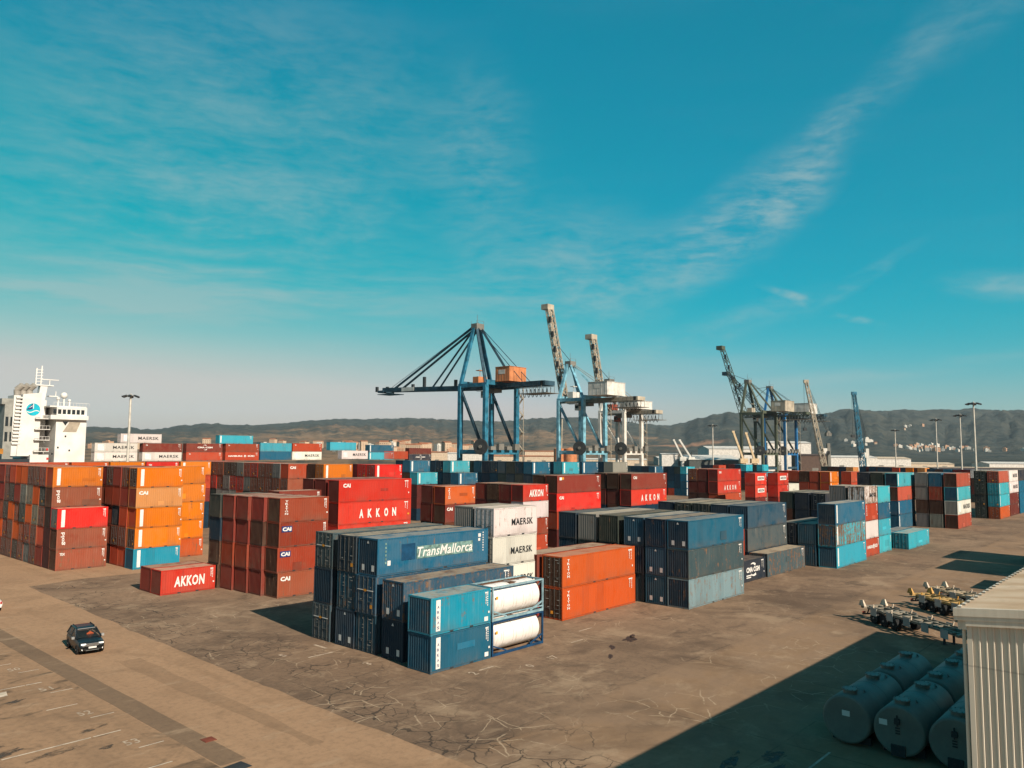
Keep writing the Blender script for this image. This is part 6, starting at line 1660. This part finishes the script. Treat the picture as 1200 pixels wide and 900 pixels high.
HSKIP = set([0, 1, 3, 4, 7, 8, 9, 10, 11, 12, 15, 17, 18, 19, 21, 23, 24, 25, 27, 29, 31, 32, 33, 34, 35, 37, 39, 42, 46, 47, 50, 51, 52, 53, 54, 55, 56, 57, 59, 60, 67, 74, 77, 78, 79, 80, 81, 82, 83, 85, 86, 87, 89, 92, 93, 95, 97, 99, 100, 103, 104, 106, 109, 112, 121, 128, 129, 135, 137, 138, 139, 143, 156, 160])
def house(x, y, z, k, where, group, sc_=1.0):
    rz_ = HR.uniform(-.6, .9); HN[0] += 1
    if HN[0] - 1 in HSKIP: return
    o = ob('house', HOUSE[k][0], None, (x, y, z), YAW - math.pi / 2 + rz_)
    o['n'] = HN[0] - 1
    tag(o, f'{KINDS[k][0]} {KINDS[k][1]} {where}', 'house', group, None, True)
    o.scale = (sc_, sc_, sc_)
    ob('roof', HOUSE[k][1], o); ob('windows', HOUSE[k][2], o)
for i in range(105):
    px = HR.choice((HR.uniform(355, 480), HR.uniform(365, 640), HR.uniform(20, 360), HR.uniform(440, 560)))
    D = HR.uniform(1250, 2100); x, y = at_px(px, D); a = math.degrees(math.atan2(y, x))
    house(x, y, terrain_z(a, D), HR.choice((0, 1, 2, 3, 3, 4, 4, 5, 6, 7, 7)), 'in the town beyond the port, left of the cranes', 'town houses beyond the port', HR.uniform(.55, .9))
for i in range(75):
    px, py = (HR.gauss(1078, 11), HR.gauss(525, 2.2)) if i < 40 else (HR.gauss(1112, 18), HR.gauss(527, 1.6)) if i < 58 else (HR.uniform(985, 1030), HR.uniform(517, 524)) if i < 66 else (HR.uniform(1052, 1085), HR.uniform(500, 504)) if i < 70 else (HR.uniform(1150, 1200), HR.uniform(528, 531))
    x, y, z, D = on_hillside(px, py)
    house(x, y, z, HR.choice((0, 0, 6, 1, 2, 0)), 'scattered on the distant hillside', 'village houses on the far hills', HR.uniform(.55, .95))

NTH = ['leftmost', 'second', 'third', 'fourth', 'fifth', 'sixth', 'seventh', 'eighth', 'ninth', 'tenth', 'eleventh', 'twelfth', 'thirteenth', 'fourteenth', 'fifteenth', 'sixteenth', 'seventeenth', 'eighteenth', 'nineteenth', 'twentieth'] + ['twenty ' + q for q in ('first', 'second', 'third', 'fourth', 'fifth', 'sixth', 'seventh', 'eighth', 'ninth')]
bykind = {}
for o in COL.objects:
    if o.get('category') == 'house': bykind.setdefault(o['label'], []).append(o)
for lab, os_ in bykind.items():
    os_.sort(key=lambda o: -math.atan2(o.location.y, o.location.x))
    base = lab.replace(' in the town beyond the port, left of the cranes', ' left of the cranes').replace(' scattered on the distant hillside', ' on the far right hillside')
    for k, o in enumerate(os_): o['label'] = f'{base}, {NTH[min(k, 28)]} ' + ('from left ' if k else '') + 'of its kind'

# ------------------------------------------------------------------ haze
mb = MB(); mb.box(-9000, -3500, -40, 20500, 20500, max(max(r) for r in HGT) + 30)
m = bpy.data.materials.new('haze'); m.use_nodes = True
nt = m.node_tree; nt.nodes.remove(nt.nodes['Principled BSDF'])
pv = nt.nodes.new('ShaderNodeVolumePrincipled'); pv.inputs['Color'].default_value = (.80, .92, .97, 1); pv.inputs['Density'].default_value = 0.000040; pv.inputs['Anisotropy'].default_value = 0.2
nt.links.new(pv.outputs[0], nt.nodes['Material Output'].inputs['Volume'])
hz = ob('haze', mb.mesh('haze', m)); hz['kind'] = 'stuff'
